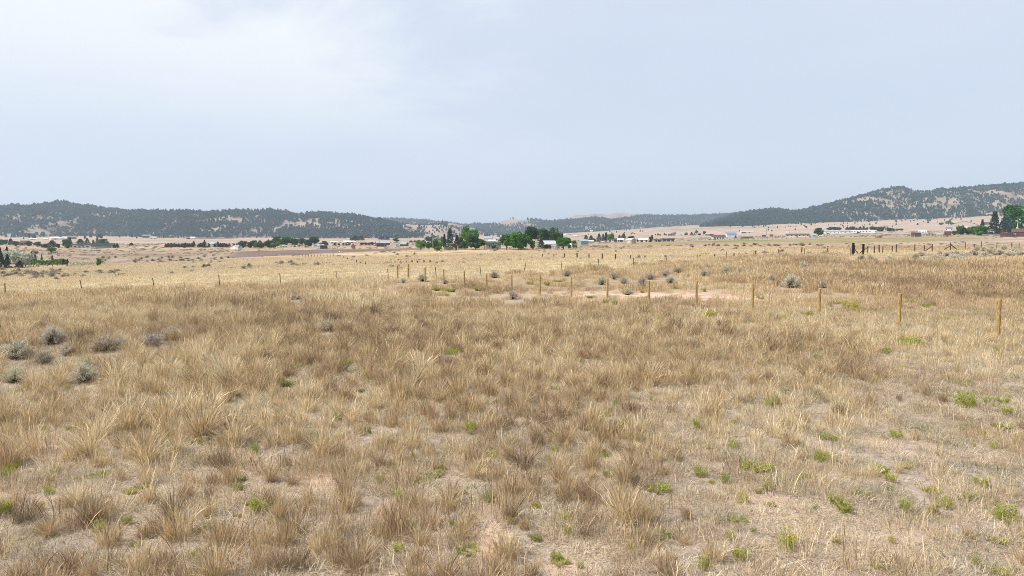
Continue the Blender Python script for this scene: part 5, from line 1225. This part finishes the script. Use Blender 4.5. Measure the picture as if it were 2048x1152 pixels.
# centre right
for a in [('pine', 'pine left of the narrow dark conifers, right of the green shed', 1172, 479, 8, 9, DK), ('pine', 'second pine right of the green shed roof', 1182, 483, 9, 12, (.9, .9, .8)), ('low', 'dark bush right of the green shed', 1189, 484, 8, 7, MD), ('spruce', 'broad dark green conifer left of the narrow ones', 1198, 484, 12, 17, (.7, 1.1, .7)), ('spruce', 'pointed green conifer in the middle of the dark group', 1206, 484, 10, 16, (.7, 1.1, .7)),
          ('juniper', 'tallest narrow dark conifer of the group right of the green shed', 1212, 484, 7, 19, DK), ('low', 'grey green round tree right of the narrow conifers', 1221, 484, 15, 16, GY), ('pine', 'dark pine behind the white house with the porch', 1247, 478, 9, 11, DK), ('pine', 'small pine left of the taller pine behind the white houses', 1239, 477, 6, 7, DK), ('low', 'dark trees behind the tan shed', 1262, 478, 14, 6, DK),
          ('loose', 'leaning dark pine right of the white roofed house', 1302, 484, 8, 14, DK), ('low', 'dark bush at the foot of the leaning pine', 1301, 484.5, 8, 5, DK), ('low', 'dark bush between the tan shed and the white roofed house', 1277, 484, 7, 5, DK)]: tree(*a)
MG = 'trees on the pale slope above the dark long shed'
for i, (a, yb, w, h, k, tn) in enumerate([(1311, 470.5, 3, 3, 'pine', DK), (1316, 471.5, 4, 5, 'pine', DK), (1320, 471.5, 3, 3, 'low', DK), (1329, 471, 4, 5.5, 'pine', GY), (1332, 471.5, 3, 3, 'low', DK), (1338, 471.5, 4, 4, 'pine', DK), (1342, 471.5, 4, 6, 'spruce', DK), (1346, 471.3, 4, 7, 'spruce', GY), (1350, 471.3, 5, 8, 'spruce', GY), (1361, 471, 4, 3, 'low', DK),
        (1372, 471, 7, 6, 'low', MD), (1383, 471, 8, 7, 'spruce', DK), (1389, 471, 4, 6, 'spruce', GY), (1393, 469, 6, 9, 'loose', GY), (1399, 471, 6, 4, 'low', DK), (1407, 471, 5, 9, 'loose', GY), (1410, 469, 5, 6, 'low', DK)]):
    tree(k, {'pine': 'small pine on the pale slope above the dark long shed', 'low': 'small round tree on the pale slope above the dark long shed', 'spruce': 'pointed tree on the pale slope above the dark long shed', 'loose': 'thin open tree on the pale slope right of the dark long shed'}[k], a, yb, w, h, tn, MG)
tree('low', 'large round grey green tree between the cream ranch house and the mobile homes', 1637, 472, 17, 16, (.9, .95, .9)); tree('pine', 'small dark tree below the blue roofed barn', 1471, 477, 4, 6, DK); tree('low', 'dark bush at the right corner of the cream ranch house', 1621, 473.5, 5, 5, DK)
TG = 'dark trees behind the mobile homes'
for i, (a, yb, w, h, k) in enumerate([(1659, 461, 12, 7, 'low'), (1668, 461, 12, 7, 'low'), (1677, 461, 10, 6, 'low'), (1694, 461, 8, 7, 'pine'), (1700, 461, 7, 8, 'pine'), (1706, 461, 9, 8, 'low'), (1713, 461, 6, 6, 'pine'), (1720, 461, 8, 8, 'pine'), (1727, 461, 6, 9, 'pine'), (1733, 461, 7, 6, 'low'), (1745, 462, 12, 9, 'low'), (1753, 462.5, 14, 8, 'low'), (1761, 463, 14, 9, 'low'), (1779, 463, 12, 7, 'low'), (1786, 463, 8, 6, 'low'), (1795, 461.5, 8, 4, 'low'), (1802, 461.5, 7, 4, 'low')]):
    tree(k, 'dark %s behind the %s of the mobile home row' % ('pine' if k == 'pine' else 'bushy tree', 'left part' if i < 5 else ('middle' if i < 10 else 'right end')), a, yb, w, h, DK if i % 2 else (.6, .8, .6), TG)
tree('bare', 'bare grey tree among the dark bushes right of the mobile homes', 1770, 463, 13, 13)
# right edge
tree('loose', 'olive yellow tree on the rise left of the white gable barn', 1897, 450.5, 12, 12, (2.2, 1.6, 1.2)); tree('low', 'low dark shrub left of the olive yellow tree', 1882, 450, 9, 4.5, DK, None, 'shrub', 'shrub'); tree('low', 'low dark shrub at the right foot of the olive yellow tree', 1905, 450.5, 8, 5, DK, None, 'shrub', 'shrub')
tree('pine', 'tiny pine alone on the pale slope above the small brown shed', 1835, 450.5, 4, 4.5, DK)
for a in [('low', 'dark green bush left of the red shed at the right edge group', 1898, 461, 8, 6, DK), ('low', 'yellow green bush right of the small red shed', 1909, 470, 11, 8, (1.6, 1.3, .9)), ('low', 'dark green bushy tree, left of the pale bushes', 1921, 470, 16, 18, (.8, 1, .8)), ('low', 'pale green bush in front of the white gable barn', 1936, 470, 18, 15, GY), ('low', 'grey green bush between the pale bush and the bright one', 1946, 470, 16, 17, (1.4, 1.3, 1.4)),
          ('low', 'bright green bushy tree below the small dark pine', 1962, 472, 24, 20, (1.3, 1.5, .8)), ('spruce', 'small dark pine pointing up behind the bright green bush', 1964, 466, 12, 27, DK), ('spruce', 'tall dark spruce near the right edge', 1988, 471.5, 25, 49, (.75, .8, .9)), ('spruce', 'broad blue spruce right of the tall dark spruce', 2010, 471.5, 35, 39, (1.3, 1.4, 2.1)),
          ('poplar', 'huge dark green poplar, the tallest tree at the right edge', 2026, 468, 44, 57, (.7, 1.05, .6)), ('low', 'low shrub at the right foot of the poplar, cut by the edge', 2043, 466, 16, 16, (.7, .9, .6))]: tree(*a)

# ------------------------------------------------------------------ scattered small pines, one object each
def small_pine(r, rnd=False):
    V, F, b, c = (round_tree if rnd else cone_tree)(r, 150, **({'quad': .16} if rnd else {'wide': .26, 'tiers': 6, 'quad': .14}))
    m = MB(); m.tube([(0, 0, -.06), (0, 0, .5)], [.03, .015], 5)
    tv = np.array(m.V); k = len(V); Fm = [tuple(int(j) for j in f) for f in F] + [tuple(i + k for i in f) for f in m.F]
    return mk_mesh('pine_tree', np.concatenate([V, tv]), Fm, [M['needle'], M['bark']], [0] * len(F) + [1] * len(m.F), {'b': ('FACE', 'FLOAT', np.concatenate([b, np.zeros(len(m.F))]))})
SP = [small_pine(rng, k % 2 == 1) for k in range(6)]
def dots(spots, label, group, hpx=(3, 6), on=None, tint=(.8, .85, .8), name='pine_tree'):
    for i, s in enumerate(spots):
        X, Y, Z = hit(s[0], s[1]) if on is None else hill_hit(on, s[0], s[1])
        h = (s[2] if len(s) > 2 else tq.uniform(*hpx)) * mpp(Y)
        o = add(name, SP[tq.randrange(6)], None, (X, Y, Z)); o.scale = (h * 1.25, h * 1.25, h); o.rotation_euler = (0, 0, tq.uniform(0, 6)); o.color = (*tint, 1)
        tag(o, label, 'pine tree', group)
dots([(311 + 4.1 * i + tq.uniform(-1, 1), 476 + tq.uniform(-.4, .3)) for i in range(14)], 'small dark pine in the short row right of the purple brown barn', 'short row of pines below the left forest', (3, 4.6))
dots([(tq.uniform(1480, 1900), 0) for _ in range(0)], '', '')
S = []
while len(S) < 95:
    a = tq.uniform(1440, 1980); f = (a - 1440) / 540; ymin = 452 - 17 * f; b = tq.uniform(ymin, ymin + 14 + 3 * f)
    if tq.random() < math.exp(-((b - ymin) / 7) ** 1.2): S.append((a, b))
dots(S, 'small dark pine dotting the pale slope below the right hills', 'pines dotting the slope below the right hills', (2.2, 4.6))
S = []
while len(S) < 40:
    a = tq.uniform(330, 760); b = tq.uniform(470, 477)
    S.append((a, b))
dots(S, 'small dark pine at the ragged lower edge of the left forest', 'pines along the lower edge of the left forest', (3, 6))
dots([(tq.uniform(0, 330), tq.uniform(473, 480)) for _ in range(26)], 'dark pine at the foot of the left hill near the white sheds', 'pines among the white sheds at the left', (4, 9))
dots([(tq.uniform(960, 1110), tq.uniform(468, 477)) for _ in range(12)], 'tiny dark pine on the pale ground behind the hamlet', 'tiny pines behind the hamlet', (2, 4))
dots([(tq.uniform(1115, 1290), tq.uniform(460, 470)) for _ in range(34)], 'tiny dark pine on the pale knoll behind the green metal shed', 'tiny pines on the knoll behind the green shed', (2, 3.6))
dots([(970, 474, 5), (974, 474, 6), (979, 474, 5.5), (998, 475, 5)], 'dark little conifer standing over the far white houses of the hamlet', 'little conifers by the far white houses', (4, 5))

# ------------------------------------------------------------------ sagebrush and green weeds
def sage_mesh(seed, n=2600, dens=1.0, h=.55, wid=.5, leafw=.012, leafl=.05, twig=60, woody=1.0):
    """dome of woody twigs tipped with narrow grey leaves, about one metre wide"""
    r = np.random.default_rng(seed); m = MB(); tips = []
    for k in range(twig):
        a = r.uniform(0, 6.28); e = r.uniform(.10, 1) ** .75 * pi / 2; R = r.uniform(.62, 1.08) * (1 + .22 * sin(a * 2 + seed) + .16 * sin(a * 5 + seed * 2))
        d = np.array([cos(a) * cos(e) * wid, sin(a) * cos(e) * wid, sin(e) * h]) * R; mid = d * .5 + np.array([0, 0, -.05 * h]) + r.normal(0, .02, 3)
        m.tube([(0, 0, -.04), tuple(mid), tuple(d * .93)], [.012, .008, .003], 4); tips.append((mid, d))
    wood = m.mesh('branches', M['sagewood'])
    P = []; D = []
    for mid, d in tips:
        q_ = n // twig; f = r.uniform(.15, 1.05, q_)[:, None] ** .7; c = mid + (d - mid) * f + r.normal(0, .035, (q_, 3)); P.append(c); D.append(d / np.linalg.norm(d) + r.normal(0, .45, (q_, 3)))
    P = np.concatenate(P); D = np.concatenate(D); D /= np.linalg.norm(D, axis=1)[:, None]; nn = len(P)
    s = np.cross(D, r.normal(0, 1, (nn, 3))); s /= np.linalg.norm(s, axis=1)[:, None]; L = (leafl * r.uniform(.6, 1.5, nn))[:, None]; W = (leafw * r.uniform(.7, 1.3, nn))[:, None]
    V = np.stack([P - s * W * .5, P + s * W * .5, P + D * L + s * W * .3, P + D * L - s * W * .3], 1).reshape(-1, 3); V[:, 2] = np.maximum(V[:, 2], .005)
    F = np.arange(4 * nn).reshape(nn, 4)
    return wood, mk_mesh('foliage', V, F, [M['sage']], None, {'b': ('FACE', 'FLOAT', r.uniform(0, 1, nn))})
SG = [sage_mesh(s, 3600, h=.6, leafl=.06, leafw=.010, twig=90) for s in (1, 2, 3, 4)]
SGF = [sage_mesh(s, 1500, h=.55, leafl=.10, leafw=.022, twig=44) for s in (5, 6, 7)]
def sage(px, yb, w, h, label, tint=(1, 1, 1), group='grey sagebrush bushes in the field', far=False, leafy=1.0):
    X, Y, Z = hit(px, yb); s = mpp(Y); T = thing('sagebrush', label, 'sagebrush', (X, Y, Z), tq.uniform(0, 6.28), group)
    T.scale = (w * s, w * s, h * s / .62)
    wd, fo = tq.choice(SGF if far else SG)
    add('branches', wd, T); c = add('foliage', fo, T); c.color = (*tint, 1); return T
LT = (1.06, 1.08, 1.05); GR = (.95, 1.0, .85); DB = (.78, .73, .70)
for a in [(105, 694, 62, 38, 'tall pale sagebrush with a dark heart, second row at the left', (1, 1, 1)), (35, 722, 64, 36, 'wide pale sagebrush at the left edge of the photo', LT), (90, 731, 44, 26, 'dark grey sagebrush between the two pale ones at the left', DB), (133, 715, 42, 22, 'low grey sagebrush right of the tall pale one', (1, 1, 1)),
          (211, 707, 52, 30, 'round sagebrush with dark twiggy base and white tips', (.95, .92, .92)), (242, 696, 34, 18, 'faint pale sagebrush behind the round dark based one', LT), (305, 698, 50, 27, 'lilac grey twiggy sagebrush, left of a joined pair', (.85, .8, .85)), (340, 687, 44, 27, 'pale sagebrush, right of a joined pair', (1, 1, 1)),
          (172, 748, 40, 28, 'grey green sagebrush standing above the pale fuzzy one', GR), (168, 768, 64, 36, 'pale fuzzy sagebrush low on the left', LT), (28, 768, 56, 28, 'grey low sagebrush under the one at the left edge', GR), (74, 659, 30, 12, 'small pale sagebrush peeping over the grass on the left', LT),
          (655, 667, 44, 22, 'silvery sagebrush alone in the middle of the field', LT), (583, 603, 22, 15, 'small grey sagebrush, left of the pair in the left middle', (.9, .9, .9)), (597, 601, 20, 9, 'flat pale sagebrush attached to the small grey one', LT), (725, 599, 16, 9, 'tiny dark sagebrush left of the wooden fence end', DB), (1026, 602, 24, 17, 'round grey sagebrush just right of a wooden fence post', (.95, .95, .98))]:
    sage(a[0], a[1] - 3, a[2] * 1.06, a[3] * 1.0, a[4], a[5])
MGp = 'sagebrush bushes beyond the wooden fence'
for i, a in enumerate([(845, 563, 26, 15, 'dark twiggy sagebrush behind the wooden fence, left', (.9, .95, .9)), (806, 566, 12, 9, 'small sagebrush by the third fence post', LT), (890, 568, 20, 9, 'pale low sagebrush between two fence posts', LT), (988, 556, 26, 13, 'dark brown twiggy bush behind a fence post', DB), (1133, 553, 24, 11, 'dark low sagebrush in the pale grass', (.75, .75, .72)),
          (1203, 570, 28, 18, 'pale green sagebrush left of a wooden post', GR), (1228, 559, 20, 14, 'round dark sagebrush above the pale green one', (.85, .85, .9)), (1247, 567, 24, 13, 'small sagebrush right of a wooden post', (.9, .9, .85)), (1285, 572, 22, 18, 'thin brown green bush behind the peach patch', DB), (1300, 559, 28, 12, 'twiggy purple grey sagebrush', (.8, .75, .78)), (1332, 553, 24, 14, 'round pale sagebrush, upper of two', (1, 1, 1)),
          (1358, 546, 28, 10, 'dark low sagebrush up and right of the round pale one', (.8, .8, .75)), (1341, 567, 36, 15, 'wide pale sagebrush, lower of two', LT), (1408, 553, 22, 13, 'round sagebrush alone on the tan grass', (.95, .95, .9)), (1452, 550, 30, 17, 'dark green grey sagebrush, left of a touching pair', GR), (1480, 548, 24, 13, 'pale sagebrush, right of a touching pair', LT), (1255, 590, 34, 14, 'flat grey green bush at the edge of the peach patch', GR),
          (1582, 576, 50, 25, 'biggest silvery dome of sagebrush right of centre', LT), (1545, 561, 22, 10, 'small sagebrush left of the biggest silvery dome', (.95, .95, .95)), (1645, 576, 24, 13, 'small dark sagebrush right of the biggest silvery dome', (.8, .8, .8)), (1607, 541, 26, 14, 'pale round sagebrush above the biggest dome', (1, .98, .98)), (1672, 532, 16, 10, 'faint little sagebrush in the reddish grass', LT),
          (1468, 526, 14, 6, 'little dark sagebrush near the thin fence', DB), (1574, 517, 32, 9, 'wide dark sagebrush along the thin fence', (.7, .72, .65)), (1604, 514, 20, 8, 'grey sagebrush by the thin fence', (1, 1, 1)), (1617, 511, 18, 7, 'grey green sagebrush touching a thin steel post', GR), (1529, 508, 13, 6, 'dark little sagebrush at the back fence, left', (.7, .7, .66)), (1563, 505, 13, 6, 'dark little sagebrush at the back fence, middle', (.7, .7, .66)),
          (1648, 510, 18, 7, 'dark sagebrush below a back fence post', (.75, .76, .7)), (1493, 510, 16, 5, 'low pale sagebrush beside a thin steel post', LT), (1480, 517, 20, 5, 'flat pale sagebrush in the yellow grass', LT), (1277, 518, 13, 7, 'dark sagebrush at the right end of the tan rise fence', (.75, .75, .7)), (1269, 531, 13, 7, 'little brown grey sagebrush below the thin fence', (.8, .78, .72)), (1325, 527, 22, 5, 'flat dark sagebrush below the thin fence', (.7, .7, .65)), (1367, 526, 9, 5, 'tiny pale sagebrush below the thin fence', LT), (1342, 513, 12, 4, 'tiny pale bush on the tan rise', LT)]):
    sage(*a[:4], a[4], a[5], MGp, a[1] < 545)
RBs = 'dense sagebrush band below the gate posts on the right'
S = [(1722, 521, 20, 9), (1742, 523, 26, 11), (1780, 521, 24, 8), (1829, 519, 22, 10)]
for i in range(44):
    a = tq.uniform(1820, 2060); b = tq.uniform(511, 526) - 10 * float(sstep(1880, 1980, a)); S.append((a, b, tq.uniform(14, 34), tq.uniform(5, 10)))
for i, s in enumerate(S):
    lb = ['dark sagebrush at the left end of the band below the gate posts', 'dark green sagebrush below the heavy gate posts', 'pale sagebrush right of the gate posts', 'dark topped sagebrush where the pale band starts'][i] if i < 4 else 'pale grey sagebrush packed in the band at the right edge of the field'
    sage(*s, lb, (.8, .82, .75) if i in (0, 1, 3) else tq.choice([LT, (1, 1, 1), LT, (.85, .85, .8)]), RBs, True)
VG = 'dark brush clumps in the shallow valley on the left'
for i in range(74):
    if i < 40: a, b = tq.uniform(0, 125), 0; b = tq.gauss(551 - a * .03, 3.2)
    elif i < 58: a = tq.uniform(85, 240); b = tq.gauss(556 - (a - 85) * .06, 3.5)
    else: a = tq.uniform(300, 700); b = tq.gauss(545 - (a - 300) * .045, 5)
    sage(a, b, tq.uniform(9, 20), tq.uniform(4, 6.5), 'dark flat brush clump in the shallow grassy valley on the left', tq.choice([DB, (.5, .48, .42), (.85, .85, .8), DB]), VG, True)
FG = 'far brush clumps on the tan rise'
for i in range(56):
    a = tq.uniform(700, 1700); b = tq.gauss(514 - (a - 700) * .022, 3.2) if tq.random() < .6 else tq.gauss(534 - (a - 700) * .03, 3)
    sage(a, b, tq.uniform(7, 14), tq.uniform(2.6, 4.2), 'little dark brush clump on the tan rise in front of the hamlet', tq.choice([DB, (.55, .5, .45), (.8, .78, .7)]), FG, True)
for i in range(34):
    a = tq.uniform(1380, 1640); b = tq.gauss(493 - (a - 1380) * .006, 1.5)
    sage(a, b, tq.uniform(8, 15), tq.uniform(2.6, 4), 'dark brush clump in the line below the olive pasture', tq.choice([DB, (.5, .5, .42), (.7, .7, .62)]), 'line of dark brush below the olive pasture', True)
for i in range(40):
    a = tq.uniform(190, 460); b = tq.gauss(520, 3.5)
    sage(a, b, tq.uniform(7, 14), tq.uniform(2.6, 4), 'dark brush clump on the grey flat beyond the pale shrub row', tq.choice([DB, (.5, .5, .42), (.75, .75, .68)]), 'dark brush clumps on the grey flat at the left', True)

def weed_mesh(seed, n=900, flower=0.0, habit=0):
    """habit 0: many small leaves on loose stems; 1: upright narrow shoots; 2: low spreading mat of uneven lobes"""
    r = np.random.default_rng(seed); ns = (26, 34, 20)[habit]; m_ = n // ns; P = []; D = []
    for k in range(ns):
        a = r.uniform(0, 6.28); q_ = np.sqrt(r.uniform(0, 1)); ln = (.55, .22, .9)[habit] * r.uniform(.5, 1.2); hh = r.uniform(.45, 1.0) * (.8, 1.0, .45)[habit]
        b0 = np.array([cos(a), sin(a), 0]) * q_ * (.24, .34, .30)[habit]; tip = b0 + np.array([cos(a) * ln * .42, sin(a) * ln * .42, hh]); f = r.uniform(.05, 1, m_)[:, None]
        P.append(b0 + (tip - b0) * f + r.normal(0, .045, (m_, 3))); D.append((tip - b0) / np.linalg.norm(tip - b0) + r.normal(0, .75 if habit != 1 else .4, (m_, 3)))
    P = np.concatenate(P); D = np.concatenate(D); n = len(P); D /= np.linalg.norm(D, axis=1)[:, None]; s = np.cross(D, r.normal(0, 1, (n, 3))); s /= np.linalg.norm(s, axis=1)[:, None]
    L = r.uniform(.08, .2, n)[:, None]; W = (.016, .012, .02)[habit] * r.uniform(.6, 1.4, n)[:, None]
    V = np.stack([P - s * W, P + s * W, P + D * L + s * W * .4, P + D * L - s * W * .4], 1).reshape(-1, 3); V[:, 2] = np.maximum(V[:, 2], 0); F = np.arange(4 * n).reshape(n, 4); fm = np.zeros(n, int)
    b = np.clip(r.normal(.5, .24, n), 0, 1)
    if flower:
        k = (r.uniform(0, 1, n) < flower) & (P[:, 2] > .5); T_ = (P + D * L)[k]; v2, f2 = leafquads(T_, .06, r); F = np.concatenate([F, f2 + len(V)]); V = np.concatenate([V, v2]); fm = np.concatenate([fm, np.ones(len(f2), int)]); b = np.concatenate([b, np.ones(len(f2))])
    return mk_mesh('weed', V, F, [M['weed'], M['yellow']], fm, {'b': ('FACE', 'FLOAT', b)})
WD = [weed_mesh(s, 800 + 100 * (s % 3), 0, s % 3) for s in range(9)]; WF = [weed_mesh(19, 800, .5, 0), weed_mesh(20, 700, .35, 1)]
def weed(px, py, w, h, label, fl=False, tint=(1, 1, 1)):
    X, Y, Z = hit(px, py + h * .45); s = mpp(Y); o = add('green_weed', tq.choice(WF if fl else WD), None, (X, Y, Z - .01)); o.scale = (w * s * 1.05, w * s * 1.05, h * s * 1.25)
    o.rotation_euler = (tq.uniform(-.1, .1), tq.uniform(-.1, .1), tq.uniform(0, 6)); o.color = (*tint, 1); return tag(o, label, 'weed', 'green weeds in the dry field')
big = [(520, 1008, 44, 34, 'brightest lime green weed, leaning on a tall tan tuft in the lower left'), (12, 1015, 34, 34, 'green weed cut by the left edge, lower of two'), (16, 945, 28, 22, 'green weed cut by the left edge, upper of two'), (190, 948, 30, 15, 'flat green weed in the lower left field'), (941, 856, 26, 24, 'dark green weed at the left side of a brown tuft in the middle'), (1244, 851, 36, 22, 'wide dark green weed right of centre'),
 (866, 945, 30, 18, 'right half of a stretched green weed patch near the bottom middle'), (842, 957, 28, 14, 'left half of a stretched green weed patch near the bottom middle'), (787, 930, 18, 18, 'yellow green weed at the foot of a leafy tuft'), (1202, 903, 28, 22, 'fresh green upright weed right of centre'), (1095, 912, 22, 18, 'pale green weed between two tan tufts'), (926, 983, 16, 12, 'tiny green weed on pink soil near the bottom middle'),
 (974, 991, 20, 20, 'grey green upright weed on the bare patch'), (1313, 970, 40, 28, 'dark green weed right against a brown tuft'), (1140, 1035, 24, 18, 'round vivid green weed near the bottom'), (937, 1095, 40, 18, 'dark green weed at the base of the big bottom tuft'), (1276, 1019, 16, 14, 'small green weed between pale tufts'), (1135, 1062, 24, 18, 'dark leafy weed under the vivid round one'),
 (1538, 807, 20, 14, 'vivid green weed below a tall tuft, right of centre'), (1467, 891, 26, 14, 'green weed left of the dark based tuft'), (1512, 928, 46, 26, 'large green weed in front of the dark based tuft'), (1661, 869, 26, 20, 'dark green weed at the tip of a shadowed tuft'), (1930, 802, 44, 26, 'largest green weed of the cluster at the right'), (1978, 799, 26, 14, 'flat weed in the right cluster'), (2007, 801, 26, 16, 'bright weed in the right cluster near the edge'), (2010, 822, 24, 18, 'upright weed below the right cluster'),
 (1643, 914, 34, 20, 'spreading green weed in the sparse right field'), (1762, 935, 26, 24, 'tall ragged green weed in the sparse right field'), (1688, 1014, 34, 22, 'weed clump lower right of the big brown tuft'), (1672, 999, 34, 20, 'dark weed clump touching the big brown tuft'), (1720, 983, 26, 16, 'yellow green weed above the dark weed clump'), (1888, 1007, 36, 22, 'vivid dark green weed near the lower right'), (1810, 1012, 28, 24, 'upright green weed left of the vivid one, lower right'),
 (1962, 965, 32, 24, 'yellow green weed by the right edge'), (2006, 1025, 56, 24, 'widest pale green weed at the lower right edge'), (1536, 973, 22, 16, 'green weed left of the big brown tuft'), (1541, 1007, 20, 14, 'small weed below the left side of the big brown tuft'), (1475, 1035, 30, 14, 'low green weed near the bottom, right of centre'), (1481, 1109, 34, 26, 'dark green weed at the bottom, right of centre'), (1400, 945, 30, 20, 'soft green weed left of the large one'), (1394, 848, 16, 24, 'narrow dark green weed'),
 (1794, 870, 26, 16, 'pale green weed far right of the shadowed tuft'), (2000, 849, 30, 22, 'grey green weed under the right cluster'), (626, 883, 22, 14, 'lime green small weed in the left middle'), (139, 857, 22, 12, 'small green weed on the left'), (100, 981, 24, 16, 'dark green weed low on the left'), (551, 823, 14, 14, 'leafy green weed beside a tall tuft, left'), (310, 912, 24, 12, 'faint yellow green weed, lower left'), (284, 970, 20, 12, 'dark low weed between tufts, lower left'), (216, 1135, 22, 12, 'weed at the bottom edge, left')]
for a in big: weed(*a)
for a in [(1572, 1082, 44, 30, 'large weed covered in small yellow flowers near the bottom right'), (1934, 683, 14, 8, 'little bright yellow flowering weed left of the nearest wooden post'), (1345, 574, 14, 9, 'olive yellow round bush at the back of the peach patch')]: weed(*a, fl=True)
mid = [(652, 715), (890, 705), (907, 706, 26, 12), (928, 704), (562, 694), (592, 734, 24, 12), (577, 764, 40, 13), (693, 727, 22, 10), (877, 578), (902, 580), (849, 600), (988, 614), (743, 764), (721, 780), (375, 723, 18, 10), (405, 754, 22, 10), (272, 764), (33, 779, 22, 10), (483, 719),
 (1049, 643, 26, 7), (1298, 625, 18, 8), (1419, 631, 34, 14), (1283, 583, 10, 6), (1407, 580, 10, 6), (1392, 666, 14, 9), (1520, 594, 16, 8), (1700, 612, 34, 12), (1717, 620, 24, 9), (1820, 685, 46, 13), (1637, 694, 20, 10), (1639, 714, 24, 12), (1853, 611, 18, 9), (1773, 612, 14, 8), (1856, 641), (1566, 638, 18, 9), (1770, 704, 24, 10), (1997, 706, 16, 14), (1929, 763, 22, 10), (1680, 604, 18, 8), (2040, 602, 22, 10), (1823, 600, 22, 9), (1615, 628, 26, 9), (1590, 640, 16, 8), (1660, 618, 12, 6), (1540, 634), (1230, 606), (1212, 603), (1335, 629), (1380, 636), (1500, 643), (1068, 654, 14, 7), (868, 577, 20, 5), (894, 590), (955, 578), (1012, 579), (1060, 566), (1095, 567), (1180, 594), (1810, 660), (1890, 640), (1950, 620, 18, 7), (1985, 640), (1755, 675), (1710, 675), (1880, 720), (1690, 740), (1750, 760), (1600, 745), (1120, 560), (940, 602), (1505, 620), (1450, 655), (1320, 640), (1275, 652)]
for s in mid:
    w, h = (s[2] * 1.15, s[3] * 1.1) if len(s) > 2 else (tq.uniform(13, 24), tq.uniform(5.5, 9))
    row = 'beyond the wooden fence' if s[1] < 606 and s[0] > 760 and s[0] < 1500 else ('in the sparse grass around the right fence posts' if s[0] > 1390 else ('in the middle of the field' if s[0] > 800 else 'among the tan grass on the left'))
    weed(s[0], s[1], w, h, 'small green weed clump ' + row, tint=tq.choice([(1, 1, 1), (1.15, 1.0, 1), (.85, .9, 1)]))
for a, b, w in WEEDS:
    weed(a, b, w, w * .85, 'small yellowish green weed clump low in the dry grass of the near field', tint=tq.choice([(1.25, 1.05, 1.2), (1.0, .95, 1.2), (.85, .9, 1.3), (1.3, 1.2, 1.5)]))
